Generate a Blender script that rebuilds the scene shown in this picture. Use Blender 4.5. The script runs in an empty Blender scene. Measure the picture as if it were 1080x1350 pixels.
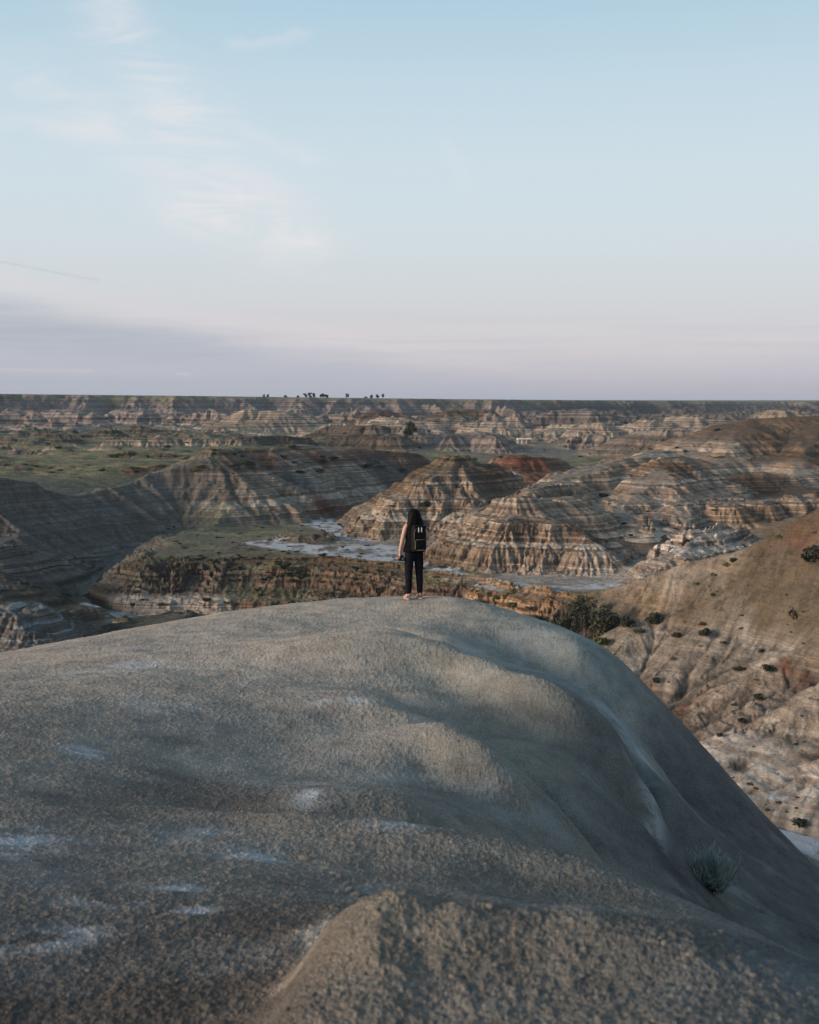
import bpy, math, random, time
import numpy as np
T0 = time.time()
random.seed(7)
RNG = np.random.default_rng(11)
# ------------------------------------------------------------------ camera model (used to turn surveyed picture points into real positions)
F = 1575.0                       # focal length in photograph pixels (35 mm on a 24 x 30 mm frame)
PITCH = math.atan(148 / F)
CP, SP = math.cos(PITCH), math.sin(PITCH)
S = bpy.context.scene
COL = S.collection

def at(px, py, D):
    """world point seen at (px, py), D metres ahead of the camera (camera at the origin, looking along +Y)"""
    u = (px - 540) / F
    v = -(py - 675) / F
    fy = CP + v * SP
    fz = -SP + v * CP
    return (u * D / fy, D, fz * D / fy)

def atz(px, D, z):
    dep = D * CP - z * SP
    return ((px - 540) / F * dep, D, z)

def smooth(a, b, x):
    t = np.clip((x - a) / (b - a), 0, 1)
    return t * t * (3 - 2 * t)

# ------------------------------------------------------------------ noise in numpy
def _hash(ix, iy, seed):
    h = (ix.astype(np.int64) * 374761393 + iy.astype(np.int64) * 668265263 + seed * 1442695041) & 0xFFFFFFFF
    h = ((h ^ (h >> 13)) * 1274126177) & 0xFFFFFFFF
    h = h ^ (h >> 16)
    return h

def perlin(x, y, seed=0):
    x = np.asarray(x, dtype=np.float32); y = np.asarray(y, dtype=np.float32)
    x0 = np.floor(x); y0 = np.floor(y)
    fx = x - x0; fy = y - y0
    ix = x0.astype(np.int64); iy = y0.astype(np.int64)
    ux = fx * fx * fx * (fx * (fx * 6 - 15) + 10)
    uy = fy * fy * fy * (fy * (fy * 6 - 15) + 10)
    def g(dx, dy):
        h = _hash(ix + dx, iy + dy, seed)
        a = (h & 0xFFFF).astype(np.float32) * np.float32(2 * math.pi / 65536)
        return np.cos(a) * (fx - dx) + np.sin(a) * (fy - dy)
    a = g(0, 0); b = g(1, 0); c = g(0, 1); d = g(1, 1)
    r = (a + ux * (b - a)) * (1 - uy) + (c + ux * (d - c)) * uy
    return r * 1.6

def fbm(x, y, octs=4, seed=0, gain=0.5):
    r = 0; a = 1.0; s = 0
    for o in range(octs):
        r = r + a * perlin(x * 2.03 ** o, y * 2.03 ** o, seed + o * 17)
        s += a; a *= gain
    return r / s

# ------------------------------------------------------------------ thin plate spline through surveyed points
class TPS:
    def __init__(self, pts, reg=0.0):
        p = np.array(pts, dtype=np.float64)
        self.s = max(np.ptp(p[:, 0]), np.ptp(p[:, 1]))
        self.x = p[:, 0] / self.s; self.y = p[:, 1] / self.s
        n = len(p)
        d2 = (self.x[:, None] - self.x) ** 2 + (self.y[:, None] - self.y) ** 2
        K = 0.5 * d2 * np.log(d2 + 1e-12) + reg * np.eye(n)
        P = np.stack([np.ones(n), self.x, self.y], 1)
        A = np.zeros((n + 3, n + 3)); A[:n, :n] = K; A[:n, n:] = P; A[n:, :n] = P.T
        b = np.zeros(n + 3); b[:n] = p[:, 2]
        self.w = np.linalg.solve(A, b)
    def __call__(self, x, y):
        x = (np.asarray(x) / self.s).astype(np.float32); y = (np.asarray(y) / self.s).astype(np.float32)
        n = len(self.x)
        r = (self.w[n] + self.w[n + 1] * x + self.w[n + 2] * y).astype(np.float64)
        for i in range(n):
            d2 = (x - np.float32(self.x[i])) ** 2 + (y - np.float32(self.y[i])) ** 2
            r += self.w[i] * 0.5 * d2 * np.log(d2 + np.float32(1e-12))
        return r

# ------------------------------------------------------------------ valley: the surveyed floor, hills and gullies
floor_pts = [atz(*p) for p in [
    (300, 345, -35.2), (450, 330, -35), (520, 290, -35.2), (600, 250, -35.4), (850, 225, -35.6), (1050, 215, -35), (350, 300, -35), (200, 290, -35.3),
    (600, 215, -35.6), (400, 250, -35.2), (60, 240, -37), (-150, 230, -36), (480, 420, -34.4), (560, 460, -33), (300, 180, -38), (700, 160, -40), (1060, 130, -44),
    (640, 520, -29.5), (600, 620, -28), (760, 620, -29.3), (700, 520, -29.4), (820, 520, -30),
    (960, 275, -33), (1000, 335, -28.5), (1080, 300, -29), (1200, 300, -28), (900, 420, -29), (780, 380, -31), (1100, 420, -26),
    (60, 400, -25), (60, 350, -24), (-100, 360, -24), (200, 430, -23), (50, 560, -24.8), (300, 560, -23.5), (380, 480, -24), (150, 760, -22.6), (330, 750, -24),
    (50, 1050, -25), (350, 1050, -26), (600, 1050, -27), (900, 1000, -28.5), (1150, 1000, -28),
    (0, 1500, -26), (500, 1500, -27), (1000, 1500, -28), (800, 2300, -28), (1100, 2500, -28), (300, 2300, -27), (1080, 700, -29), (900, 700, -30), (480, 800, -26.5)]]
FLOOR = TPS(floor_pts, 1e-5)

def ridge_def(pts, s=0.6, r=3.0, gid=1, sb=None, zs=None):
    """crest polyline of (px, py, D); s slope of the flanks, r rounding of the crest"""
    P = np.array([at(*p) for p in pts])
    return dict(P=P, s=s, r=r, gid=gid, sb=sb or s)

R = []
# 1 long dark ridge on the left
R.append(ridge_def([(-260, 622, 290), (-60, 630, 303), (60, 632, 312), (130, 637, 322)], .62, 3, 1))
R.append(ridge_def([(130, 637, 322), (170, 628, 335), (215, 618, 350), (262, 606, 362), (285, 593, 372)], .58, 4, 1))
R.append(ridge_def([(285, 593, 374), (330, 588, 392), (390, 590, 414), (470, 591, 438), (530, 596, 450), (552, 605, 450), (566, 615, 446)], .56, 5, 1))
R.append(ridge_def([(180, 632, 335), (160, 690, 305)], .6, 2, 1))
R.append(ridge_def([(60, 640, 310), (40, 700, 285)], .6, 2, 1))
# 2 blue grey spur, lower left
R.append(ridge_def([(-120, 715, 190), (-40, 738, 192), (15, 756, 196), (60, 790, 195), (95, 835, 190)], .60, 3, 2))
R.append(ridge_def([(15, 756, 196), (25, 810, 176), (45, 850, 168)], .62, 2, 2))
# 3 cone in the middle
R.append(ridge_def([(596, 604, 345), (612, 603, 345), (640, 612, 348), (664, 640, 340)], .60, 2, 3))
R.append(ridge_def([(600, 606, 344), (560, 640, 325), (528, 672, 312)], .60, 3, 3))
R.append(ridge_def([(606, 604, 344), (612, 655, 318), (618, 690, 300)], .62, 3, 3))
# 4 ribbed dome right of the person
R.append(ridge_def([(664, 658, 274), (684, 656, 273)], .72, 1.5, 4))
R.append(ridge_def([(650, 690, 263), (690, 680, 262), (735, 688, 258), (775, 705, 252), (795, 728, 246)], .62, 4, 4))
R.append(ridge_def([(684, 660, 275), (740, 655, 285), (770, 668, 285)], .6, 3, 4))
# 5 wide banded hill
R.append(ridge_def([(700, 646, 305), (740, 632, 330), (800, 610, 360), (866, 593, 385), (900, 601, 390)], .50, 4, 5))
R.append(ridge_def([(881, 606, 350), (930, 638, 338), (985, 662, 322)], .46, 3, 5))
R.append(ridge_def([(881, 606, 350), (850, 640, 322), (815, 672, 300)], .46, 3, 5))
R.append(ridge_def([(881, 608, 349), (893, 662, 305), (905, 705, 272)], .50, 3, 5))
R.append(ridge_def([(815, 672, 300), (830, 690, 282), (845, 712, 268)], .55, 2.5, 5))
R.append(ridge_def([(955, 690, 300), (1010, 674, 305), (1080, 672, 310)], .50, 4, 5))
# 6 pale fin before it
R.append(ridge_def([(965, 697, 262), (930, 708, 250), (885, 735, 238), (850, 758, 230)], .50, 2, 6))
# 7 big brown hill on the right
R.append(ridge_def([(895, 590, 425), (940, 570, 442), (985, 553, 455), (1030, 550, 460), (1080, 548, 465), (1250, 545, 470)], .36, 6, 7))
R.append(ridge_def([(985, 556, 452), (960, 592, 410), (940, 620, 385)], .40, 5, 7))
R.append(ridge_def([(1080, 552, 462), (1060, 600, 400), (1050, 640, 360)], .40, 5, 7))
# 8 near slope on the right
R.append(ridge_def([(1250, 610, 205), (1150, 640, 200), (1080, 668, 194), (1000, 712, 191), (955, 735, 189), (885, 793, 181), (872, 845, 168), (862, 885, 160)], .80, 4, 8))
R.append(ridge_def([(1060, 690, 188), (1040, 800, 165), (1020, 900, 150)], .46, 6, 8))
R.append(ridge_def([(930, 770, 183), (915, 850, 166), (905, 920, 154)], .46, 5, 8))
R.append(ridge_def([(1180, 760, 170), (1120, 900, 148), (1090, 1000, 138)], .50, 5, 8))
# 9 small capped mound in the wash
R.append(ridge_def([(388, 701, 300), (412, 701, 300)], .34, 1.0, 9))
# 10 low mounds on the green flats behind the cone
R.append(ridge_def([(668, 612, 430), (690, 601, 440), (712, 604, 442)], .42, 3, 10))
R.append(ridge_def([(560, 622, 455), (600, 612, 470), (640, 608, 480)], .40, 3, 10))
# 11 pyramid
R.append(ridge_def([(772, 559, 790), (792, 557, 790), (800, 560, 790)], .52, 2, 11))
R.append(ridge_def([(792, 558, 790), (740, 577, 775)], .45, 4, 11))
R.append(ridge_def([(800, 560, 790), (850, 578, 785)], .45, 4, 11))
# 12 reddish table hills in the middle distance
R.append(ridge_def([(590, 540, 1080), (600, 537, 1080), (622, 540, 1080), (640, 556, 1070)], .34, 3, 12))
R.append(ridge_def([(484, 548, 980), (508, 541, 980), (520, 546, 975)], .34, 3, 12))
R.append(ridge_def([(315, 552, 900), (335, 541, 905), (372, 543, 910)], .34, 3, 12))
R.append(ridge_def([(1010, 546, 1150), (1024, 540, 1150), (1036, 548, 1150)], .40, 3, 12))
R.append(ridge_def([(925, 546, 1150), (955, 544, 1150)], .40, 3, 12))
R.append(ridge_def([(425, 560, 760), (445, 556, 765), (470, 562, 765)], .45, 3, 12))
R.append(ridge_def([(500, 575, 640), (515, 572, 640), (530, 574, 640)], .7, 1.5, 12))
R.append(ridge_def([(590, 573, 650), (620, 571, 660), (650, 575, 650)], .7, 1.5, 12))
for k_ in range(16):
    q_ = random.Random(100 + k_)
    px_, D_ = q_.uniform(905, 1130), q_.uniform(290, 400)
    x_, y_, _z = at(px_, 660, D_); zf_ = float(FLOOR(np.array([x_]), np.array([y_]))[0]); a_ = q_.uniform(-.6, .6); L_ = q_.uniform(3, 12); hh_ = q_.uniform(2.5, 6)
    R.append(dict(P=np.array([(x_ + math.cos(a_) * L_ * t_, y_ + math.sin(a_) * L_ * t_, zf_ + hh_ - abs(t_) * 1.2) for t_ in (-1, 0, 1)]), s=q_.uniform(.45, .65), r=1.5, gid=13, sb=None))
# many more far hills, each a short crest of its own
rr = random.Random(5)
for k in range(430):
    D = 470 + 1750 * rr.random() ** 1.25
    px = rr.uniform(-260, 1400)
    lim = 640 if px < 560 else 600
    if px < 340 and D < 820 : 
        if rr.random() < .55: continue
    if 540 < px < 850 and D < 690: continue
    if D < lim: continue
    x, y, _ = at(px, 560, D)
    zf = float(FLOOR(np.array([x]), np.array([y]))[0])
    hgt = rr.uniform(4, 11) * (1.0 + .35 * (D > 1000))
    if px < 340 and D < 1000: hgt *= .5
    if rr.random() < .3: hgt *= 1.3
    top = min(zf + hgt, -1.5 - .006 * D)
    ang = rr.uniform(-.5, .5) + (math.pi if rr.random() < .5 else 0)
    L = rr.uniform(4, 55)
    P = []
    for q in range(3):
        a2 = ang + rr.uniform(-.5, .5)
        P.append((x + math.cos(a2) * L * (q - 1) * .5, y + math.sin(a2) * L * (q - 1) * .5, top - abs(q - 1) * rr.uniform(.3, 3.5)))
    R.append(dict(P=np.array(P), s=rr.uniform(.38, .62), r=rr.uniform(1, 4), gid=13, sb=None))

def seg_height(X, Y, P, s, r):
    best = np.full(X.shape, -1e3, dtype=np.float32)
    for i in range(len(P) - 1):
        a = P[i]; b = P[i + 1]
        dx, dy = b[0] - a[0], b[1] - a[1]
        L2 = dx * dx + dy * dy + 1e-9
        t = np.clip(((X - a[0]) * dx + (Y - a[1]) * dy) / L2, 0, 1)
        d2 = (X - a[0] - t * dx) ** 2 + (Y - a[1] - t * dy) ** 2
        z = a[2] + t * (b[2] - a[2])
        d = np.sqrt(d2 + r * r) - r
        h = z - s * d - .10 * s * np.maximum(d - 25, 0) * -0.0
        # concave foot
        best = np.maximum(best, h)
    return best

def smax(a, b, k):
    h = np.clip(.5 + .5 * (a - b) / k, 0, 1)
    return b + (a - b) * h + k * h * (1 - h)

gully = np.array([atz(*p) for p in [(-300, 190, -44), (-150, 200, -44), (40, 214, -45), (200, 238, -45.5), (350, 234, -45.8), (480, 216, -46), (600, 193, -46.5), (700, 182, -47), (780, 176, -47.5),
                  (850, 152, -48.5), (960, 136, -49), (1060, 129, -49.5), (1250, 118, -50)]])
gully2 = np.array([atz(*p) for p in [(200, 238, -45.5), (100, 262, -43.5), (160, 300, -40), (250, 330, -36.5)]])   # the one under the dark ridge

def poly_dist(X, Y, P):
    bd = np.full(X.shape, 1e9, dtype=np.float32); bz = np.zeros(X.shape, dtype=np.float32)
    for i in range(len(P) - 1):
        a = P[i]; b = P[i + 1]
        dx, dy = b[0] - a[0], b[1] - a[1]
        t = np.clip(((X - a[0]) * dx + (Y - a[1]) * dy) / (dx * dx + dy * dy), 0, 1)
        d = np.sqrt((X - a[0] - t * dx) ** 2 + (Y - a[1] - t * dy) ** 2)
        m = d < bd
        bd = np.where(m, d, bd); bz = np.where(m, a[2] + t * (b[2] - a[2]), bz)
    return bd, bz

rim_c = [(-1200, 1150, 8), (-600, 1200, 8), (-440, 1270, 6), (0, 1500, 1.5), (230, 1750, -.5), (480, 2150, -2.5), (850, 2450, -3.2), (1700, 2500, -3)]
def rim(X):
    xs = [p[0] for p in rim_c]
    return np.interp(X, xs, [p[1] for p in rim_c]), np.interp(X, xs, [p[2] for p in rim_c])

def base(X, Y):
    Xw = X + 5 * fbm(X / 38, Y / 38, 3, 3); Yw = Y + 5 * fbm(X / 38, Y / 38, 3, 9)
    far = smooth(420, 800, Y)
    fl = FLOOR(X, Y).astype(np.float32)
    # rolling ground on the upper left
    left = smooth(-10, -60, X + .1 * (Y - 350)) * smooth(330, 380, Y + .25 * X)
    fl = fl + (left * 1.0 + far * .8) * (2.6 * fbm(X / 70, Y / 45, 4, 21) + 5.5 * np.maximum(fbm(X / 48, Y / 30, 4, 25) - .08, 0))
    fl = fl + .35 * fbm(X / 14, Y / 14, 3, 31)
    gid = np.zeros(X.shape, dtype=np.int16)
    h = fl.copy()
    for r_ in R:
        P = r_['P']
        reach = (P[:, 2].max() + 52) / r_['s'] + 25
        m = (X > P[:, 0].min() - reach) & (X < P[:, 0].max() + reach) & (Y > P[:, 1].min() - reach) & (Y < P[:, 1].max() + reach)
        if not m.any(): continue
        w = .55 if r_['gid'] < 9 else 1.0
        xs = X[m] + (Xw[m] - X[m]) * w; ys = Y[m] + (Yw[m] - Y[m]) * w
        v = seg_height(xs, ys, P, r_['s'], r_['r'])
        hm = h[m]
        g = gid[m]; g[v > hm] = r_['gid']; gid[m] = g
        h[m] = smax(v, hm, 1.6 if r_['gid'] != 9 else .5)
    # gullies cut into the floor
    for G, w0, s0 in ((gully, 5, .36), (gully2, 3, .5)):
        d, z = poly_dist(Xw * .6 + X * .4, Yw * .6 + Y * .4, G)
        dd_ = np.maximum(d - w0 - 3 * perlin(X / 25, Y / 25, 77), 0)
        cut = z + dd_ * s0 + np.maximum(dd_ - 26, 0) * .9
        h = -smax(-h, -np.where(d < 90, cut, 1e3), 1.2)
    # plateau
    ry, rz = rim(X)
    wob = 150 * fbm(X / 330, Y / 1500, 3, 51) + 60 * np.abs(perlin(X / 90, Y / 700, 58)) - 20
    t = Y - ry - wob
    sc = smooth(-95, 8, t)
    h = np.where(Y > 850, np.minimum(h, rz), h)
    h = np.where(t > -95, h + (rz + .8 * perlin(X / 500, Y / 500, 66) - h) * sc, h)
    gid = np.where(t > -60, 14, gid)
    return h, gid, fl, t

def terrace(h, amp, cl):
    h0 = h
    lo = np.interp(h, [-80, -45.2, -43.6, -42.8, -40.4, 30], [-80, -45.2, -44.6, -41.7, -40.4, 30])
    hi = np.interp(h, [-80, -40.4, -38.6, -37.9, -36.3, 30], [-80, -40.4, -39.5, -36.8, -36.3, 30])
    h = h + (lo - h) * cl[0] + (hi - h) * cl[1]
    h = h + amp * (.07 * np.sin(4.1 * h + 1.6 * np.sin(h * .8)) + .42 * np.sin(1.15 * h + 1.0 + .8 * np.sin(.43 * h)))
    return h

def gather(A, ix, iy):
    return A[np.clip(iy, 0, A.shape[0] - 1), np.clip(ix, 0, A.shape[1] - 1)]

def lic(nz, h, dx, steps, step=1.0):
    gy, gx = np.gradient(h, dx)
    m = np.sqrt(gx * gx + gy * gy) + 1e-5
    gx = (gx / m).astype(np.float32); gy = (gy / m).astype(np.float32)
    ny, nx = h.shape
    IX, IY = np.meshgrid(np.arange(nx, dtype=np.float32), np.arange(ny, dtype=np.float32))
    acc = nz.copy(); n = 1
    for sg in (1, -1):
        px, py = IX.copy(), IY.copy()
        for k in range(steps):
            ix = (px + .5).astype(np.int32); iy = (py + .5).astype(np.int32)
            np.clip(ix, 0, nx - 1, out=ix); np.clip(iy, 0, ny - 1, out=iy)
            px += sg * step * gx[iy, ix]; py += sg * step * gy[iy, ix]
            ix = np.clip((px + .5).astype(np.int32), 0, nx - 1); iy = np.clip((py + .5).astype(np.int32), 0, ny - 1)
            acc += nz[iy, ix]; n += 1
    acc /= acc.std() + 1e-9
    return acc

def blur(A, n):
    for _ in range(n):
        B = A.copy()
        B[1:-1] = (A[:-2] + 2 * A[1:-1] + A[2:]) * .25
        A = B.copy()
        A[:, 1:-1] = (B[:, :-2] + 2 * B[:, 1:-1] + B[:, 2:]) * .25
    return A

class Grid:
    def __init__(self, x0, x1, y0, y1, dx, layers):
        self.x0, self.y0, self.dx = x0, y0, dx
        xs = np.arange(x0, x1, dx, dtype=np.float32); ys = np.arange(y0, y1, dx, dtype=np.float32)
        X, Y = np.meshgrid(xs, ys)
        h, gid, fl, t = base(X, Y)
        h = h.astype(np.float32)
        rill = np.zeros_like(h)
        gm = gid == 1
        for wave, amp, steps, nb, seed in layers:
            hb = blur(h, nb)
            gy, gx = np.gradient(hb, dx)
            slope = np.sqrt(gx * gx + gy * gy)
            w = smooth(.16, .5, slope) * (.7 + .5 * perlin(X / 60, Y / 60, seed + 5))
            w = w * np.where((gid == 4) & (wave > 3), .5, 1.0) * np.where((gid == 4) & (wave < 3), 1.4, 1.0) * np.where((gid == 1) & (wave > 8) & (X < -45), .6, 1.0) * np.where((gid == 8), (1.35 if wave > 3 else .85) - (.75 if wave > 3 else .35) * smooth(-43, -36, hb - .18 * (X - 55)), 1.0)
            st = max(1.0, wave * .22 / dx)
            nz = perlin(X / wave, Y / wave, seed).astype(np.float32)
            v = lic(nz, hb, dx, steps, st)
            e = np.minimum(np.abs(v), 1.6) - .75
            h = h + amp * e * w
            rill = rill + np.clip(1 - np.abs(v) * 2.2, 0, 1) * w * min(1, amp * 2.2 + .2)
        gy, gx = np.gradient(blur(h, 2), dx)
        slope = np.sqrt(gx * gx + gy * gy)
        w = smooth(.14, .4, slope)
        near8 = gid == 8
        amp = np.where(gid == 1, .3, np.where(near8, .4, 1.6)) * np.clip(.75 + .9 * perlin(X / 30, Y / 30, 92), .15, 1.3)
        amp = blur(amp.astype(np.float32), 6)
        cl = blur(((gid == 0) & (Y < 300)).astype(np.float32), 4)
        cl = (cl * smooth(-.35, .1, fbm(X / 16, Y / 16, 3, 93)) * smooth(10, -30, X), cl * smooth(-.1, .25, fbm(X / 14, Y / 14, 3, 94) + .35 * smooth(0, 20, X) - .1))
        zt = terrace(h + .25 * perlin(X / 40, Y / 40, 91), amp, cl)
        h = h + (zt - h) * w
        h = h + (.10 * dx / .25) * fbm(X / (6 * dx), Y / (6 * dx), 3, 99) * (.4 + w)
        if y0 > 800: h = np.where(t > -120, np.minimum(h, rim(X)[1] + .6 * perlin(X / 500, Y / 500, 66)), h)
        self.h = h.astype(np.float32); self.gid = gid; self.rill = np.clip(rill, 0, 1.5).astype(np.float32)
        self.w = w.astype(np.float32); self.t = t
        gy, gx = np.gradient(blur(h, 3), dx)
        self.slope = np.sqrt(gx * gx + gy * gy).astype(np.float32)
    def sample(self, A, x, y):
        fx = np.clip((x - self.x0) / self.dx, 0, A.shape[1] - 1.001); fy = np.clip((y - self.y0) / self.dx, 0, A.shape[0] - 1.001)
        ix = fx.astype(np.int32); iy = fy.astype(np.int32); fx = fx - ix; fy = fy - iy
        return (A[iy, ix] * (1 - fx) + A[iy, ix + 1] * fx) * (1 - fy) + (A[iy + 1, ix] * (1 - fx) + A[iy + 1, ix + 1] * fx) * fy
    def nearest(self, A, x, y):
        ix = np.clip(((x - self.x0) / self.dx + .5).astype(int), 0, A.shape[1] - 1); iy = np.clip(((y - self.y0) / self.dx + .5).astype(int), 0, A.shape[0] - 1)
        return A[iy, ix]

G1 = Grid(-160, 160, 55, 345, .30, [(12, 2.0, 14, 8, 1), (4.6, .8, 16, 8, 2), (2.0, .42, 20, 10, 3), (1.0, .22, 22, 8, 4)])
print('G1', time.time() - T0)
G2 = Grid(-440, 440, 315, 905, .8, [(12, 2.4, 14, 4, 1), (4.6, 1.2, 14, 3, 2), (2.4, .6, 16, 3, 3)])
print('G2', time.time() - T0)
G3 = Grid(-1100, 1250, 870, 2650, 2.4, [(55, 9.0, 10, 3, 1), (20, 4.5, 10, 2, 2), (9, 2.0, 8, 1, 3)])
print('G3', time.time() - T0)

def ground(x, y, attr='h'):
    x = np.atleast_1d(np.asarray(x, dtype=np.float32)); y = np.atleast_1d(np.asarray(y, dtype=np.float32))
    a = smooth(318, 342, y); b = smooth(872, 902, y)
    v = G1.sample(getattr(G1, attr), x, y) * (1 - a) + G2.sample(getattr(G2, attr), x, y) * a
    v = v * (1 - b) + G3.sample(getattr(G3, attr), x, y) * b
    if attr == 'h':
        c = smooth(2500, 2640, y)
        ry, rz = rim(x)
        far = rz * (1 - smooth(2700, 9000, y)) - 3.0 * smooth(2700, 9000, y) + 1.0 * perlin(x / 900, y / 900, 66) - 3 * np.abs(perlin(x / 300, y / 700, 68)) * smooth(150, 900, x - .1 * y)
        v = v * (1 - c) + far * c
    return v
def gids(x, y):
    v = np.where(y < 330, G1.nearest(G1.gid, x, y), G2.nearest(G2.gid, x, y))
    v = np.where(y < 887, v, G3.nearest(G3.gid, x, y))
    return np.where(y > 2500, 14, v)

# ------------------------------------------------------------------ pigments of the ground, in world space
def hexlin(r, g, b):
    return tuple(((c / 255) / 12.92 if c / 255 < .04045 else ((c / 255 + .055) / 1.055) ** 2.4) for c in (r, g, b))
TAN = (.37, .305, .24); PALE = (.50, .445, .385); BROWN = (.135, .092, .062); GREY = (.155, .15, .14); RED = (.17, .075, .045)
OLIVE = (.125, .094, .056); DARK = (.085, .074, .06); ORANGE = (.34, .225, .135); BLUE = (.20, .215, .22); GREYTAN = (.335, .288, .237); MAUVE = (.31, .275, .26)
# (px, py, D, colour, radius in metres)
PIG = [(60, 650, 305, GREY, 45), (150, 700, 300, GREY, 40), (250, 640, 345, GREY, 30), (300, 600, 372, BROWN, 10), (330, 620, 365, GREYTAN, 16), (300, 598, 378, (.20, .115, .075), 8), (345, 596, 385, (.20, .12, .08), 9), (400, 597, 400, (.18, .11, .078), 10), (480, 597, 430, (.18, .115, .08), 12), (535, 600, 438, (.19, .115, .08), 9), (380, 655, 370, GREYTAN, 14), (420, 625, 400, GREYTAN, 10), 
       (360, 650, 358, GREYTAN, 14), (450, 650, 372, GREYTAN, 14), (400, 640, 375, BLUE, 10), (500, 640, 395, GREYTAN, 14), (300, 670, 350, GREYTAN, 12), (350, 670, 350, GREYTAN, 10), (215, 640, 340, MAUVE, 7), (262, 625, 355, MAUVE, 7), (520, 630, 420, GREY, 14), (440, 672, 352, RED, 8), (540, 604, 440, BROWN, 12),
       (20, 765, 194, BLUE, 14), (30, 810, 178, BLUE, 16), (-60, 740, 190, DARK, 30), (100, 790, 250, DARK, 20),  # BLUE: cool shade of the spur painted into its colour
       (200, 745, 265, DARK, 14), (300, 750, 262, DARK, 16), (400, 760, 255, BROWN, 16), (500, 770, 240, BROWN, 18), (560, 780, 228, BROWN, 12), (300, 800, 242, PALE, 9), (160, 800, 248, PALE, 9), (230, 798, 246, PALE, 9),
       (240, 770, 256, BROWN, 7), (340, 790, 244, BROWN, 8), (420, 800, 238, DARK, 10), (200, 835, 232, DARK, 16),
       (640, 800, 214, ORANGE, 9), (720, 800, 210, ORANGE, 8), (850, 800, 212, ORANGE, 10), (760, 840, 196, DARK, 10), (700, 830, 198, DARK, 9), (840, 830, 195, TAN, 8),
       (600, 606, 344, BROWN, 8), (600, 630, 335, GREYTAN, 18), (540, 680, 305, TAN, 16), (600, 690, 300, TAN, 14), (640, 640, 340, BROWN, 9), (650, 660, 315, GREYTAN, 12),
       (675, 660, 272, TAN, 7), (690, 695, 260, BROWN, 7), (640, 720, 256, TAN, 12), (720, 730, 245, TAN, 14), (760, 700, 250, BROWN, 6), (700, 760, 238, PALE, 11), (790, 760, 235, PALE, 10),
       (760, 625, 345, TAN, 22), (860, 600, 375, GREYTAN, 14), (881, 612, 347, BROWN, 9), (870, 640, 330, TAN, 16), (830, 690, 285, TAN, 16), (900, 680, 290, GREYTAN, 16), (950, 660, 310, TAN, 18), (1000, 690, 300, ORANGE, 10),
       (1050, 650, 340, BROWN, 25), (920, 720, 248, PALE, 10), (870, 760, 230, TAN, 10), (940, 760, 215, TAN, 10),
       (1030, 560, 450, ORANGE, 13), (1030, 570, 435, BROWN, 35), (940, 600, 400, TAN, 22), (1000, 620, 390, TAN, 22), (1060, 600, 400, BROWN, 18), (1060, 630, 380, GREYTAN, 18), (960, 640, 360, GREYTAN, 18),
       (1060, 690, 187, RED, 5), (1030, 715, 188, BROWN, 10), (980, 760, 180, OLIVE, 12), (930, 780, 182, OLIVE, 9), (1030, 780, 176, OLIVE, 12), (1080, 800, 168, OLIVE, 10), (900, 800, 178, OLIVE, 7),
       (860, 850, 170, TAN, 9), (960, 850, 163, GREYTAN, 10), (980, 830, 166, PALE, 6), (1000, 930, 149, GREYTAN, 8), (1020, 850, 160, PALE, 9), (820, 890, 164, PALE, 8), (900, 900, 157, GREYTAN, 8), (1030, 880, 154, RED, 2.5), (1010, 865, 157, DARK, 1.5), (1050, 900, 152, RED, 2), (850, 938, 150, RED, 6), (878, 936, 150, RED, 6), (905, 930, 149, RED, 5), (868, 955, 149, RED, 6), (890, 962, 148, RED, 5),
       (960, 940, 148, TAN, 9), (1040, 950, 144, GREYTAN, 9), (1000, 1020, 138, PALE, 8), (920, 990, 142, PALE, 6), (1070, 1040, 135, PALE, 8), (1060, 1000, 138, BROWN, 3.5),
       (60, 600, 420, DARK, 50), (200, 620, 380, RED, 12), (110, 618, 385, BROWN, 14), (250, 580, 600, GREYTAN, 40), (120, 570, 700, DARK, 60), (690, 606, 438, RED, 9), (600, 612, 470, OLIVE, 25), (400, 580, 560, DARK, 60),
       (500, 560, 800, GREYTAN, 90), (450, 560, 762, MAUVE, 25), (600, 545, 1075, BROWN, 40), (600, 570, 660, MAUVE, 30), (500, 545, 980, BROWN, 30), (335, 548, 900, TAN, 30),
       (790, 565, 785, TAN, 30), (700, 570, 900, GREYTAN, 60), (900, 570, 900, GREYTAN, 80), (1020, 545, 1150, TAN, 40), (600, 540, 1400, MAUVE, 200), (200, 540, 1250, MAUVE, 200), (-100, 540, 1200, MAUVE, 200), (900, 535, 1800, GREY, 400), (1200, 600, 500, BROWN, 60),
       (800, 550, 1300, GREY, 150)]
def ter_hit(px, py, d0=70, d1=2600):
    D = np.exp(np.linspace(math.log(d0), math.log(d1), 6000))
    a = at(px, py, 1.0)
    g = ground(a[0] * D, D)
    below = a[2] * D < g
    k = int(np.argmax(below)) if below.any() else len(D) - 1
    return np.array([a[0] * D[k], D[k], g[k]])
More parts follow.
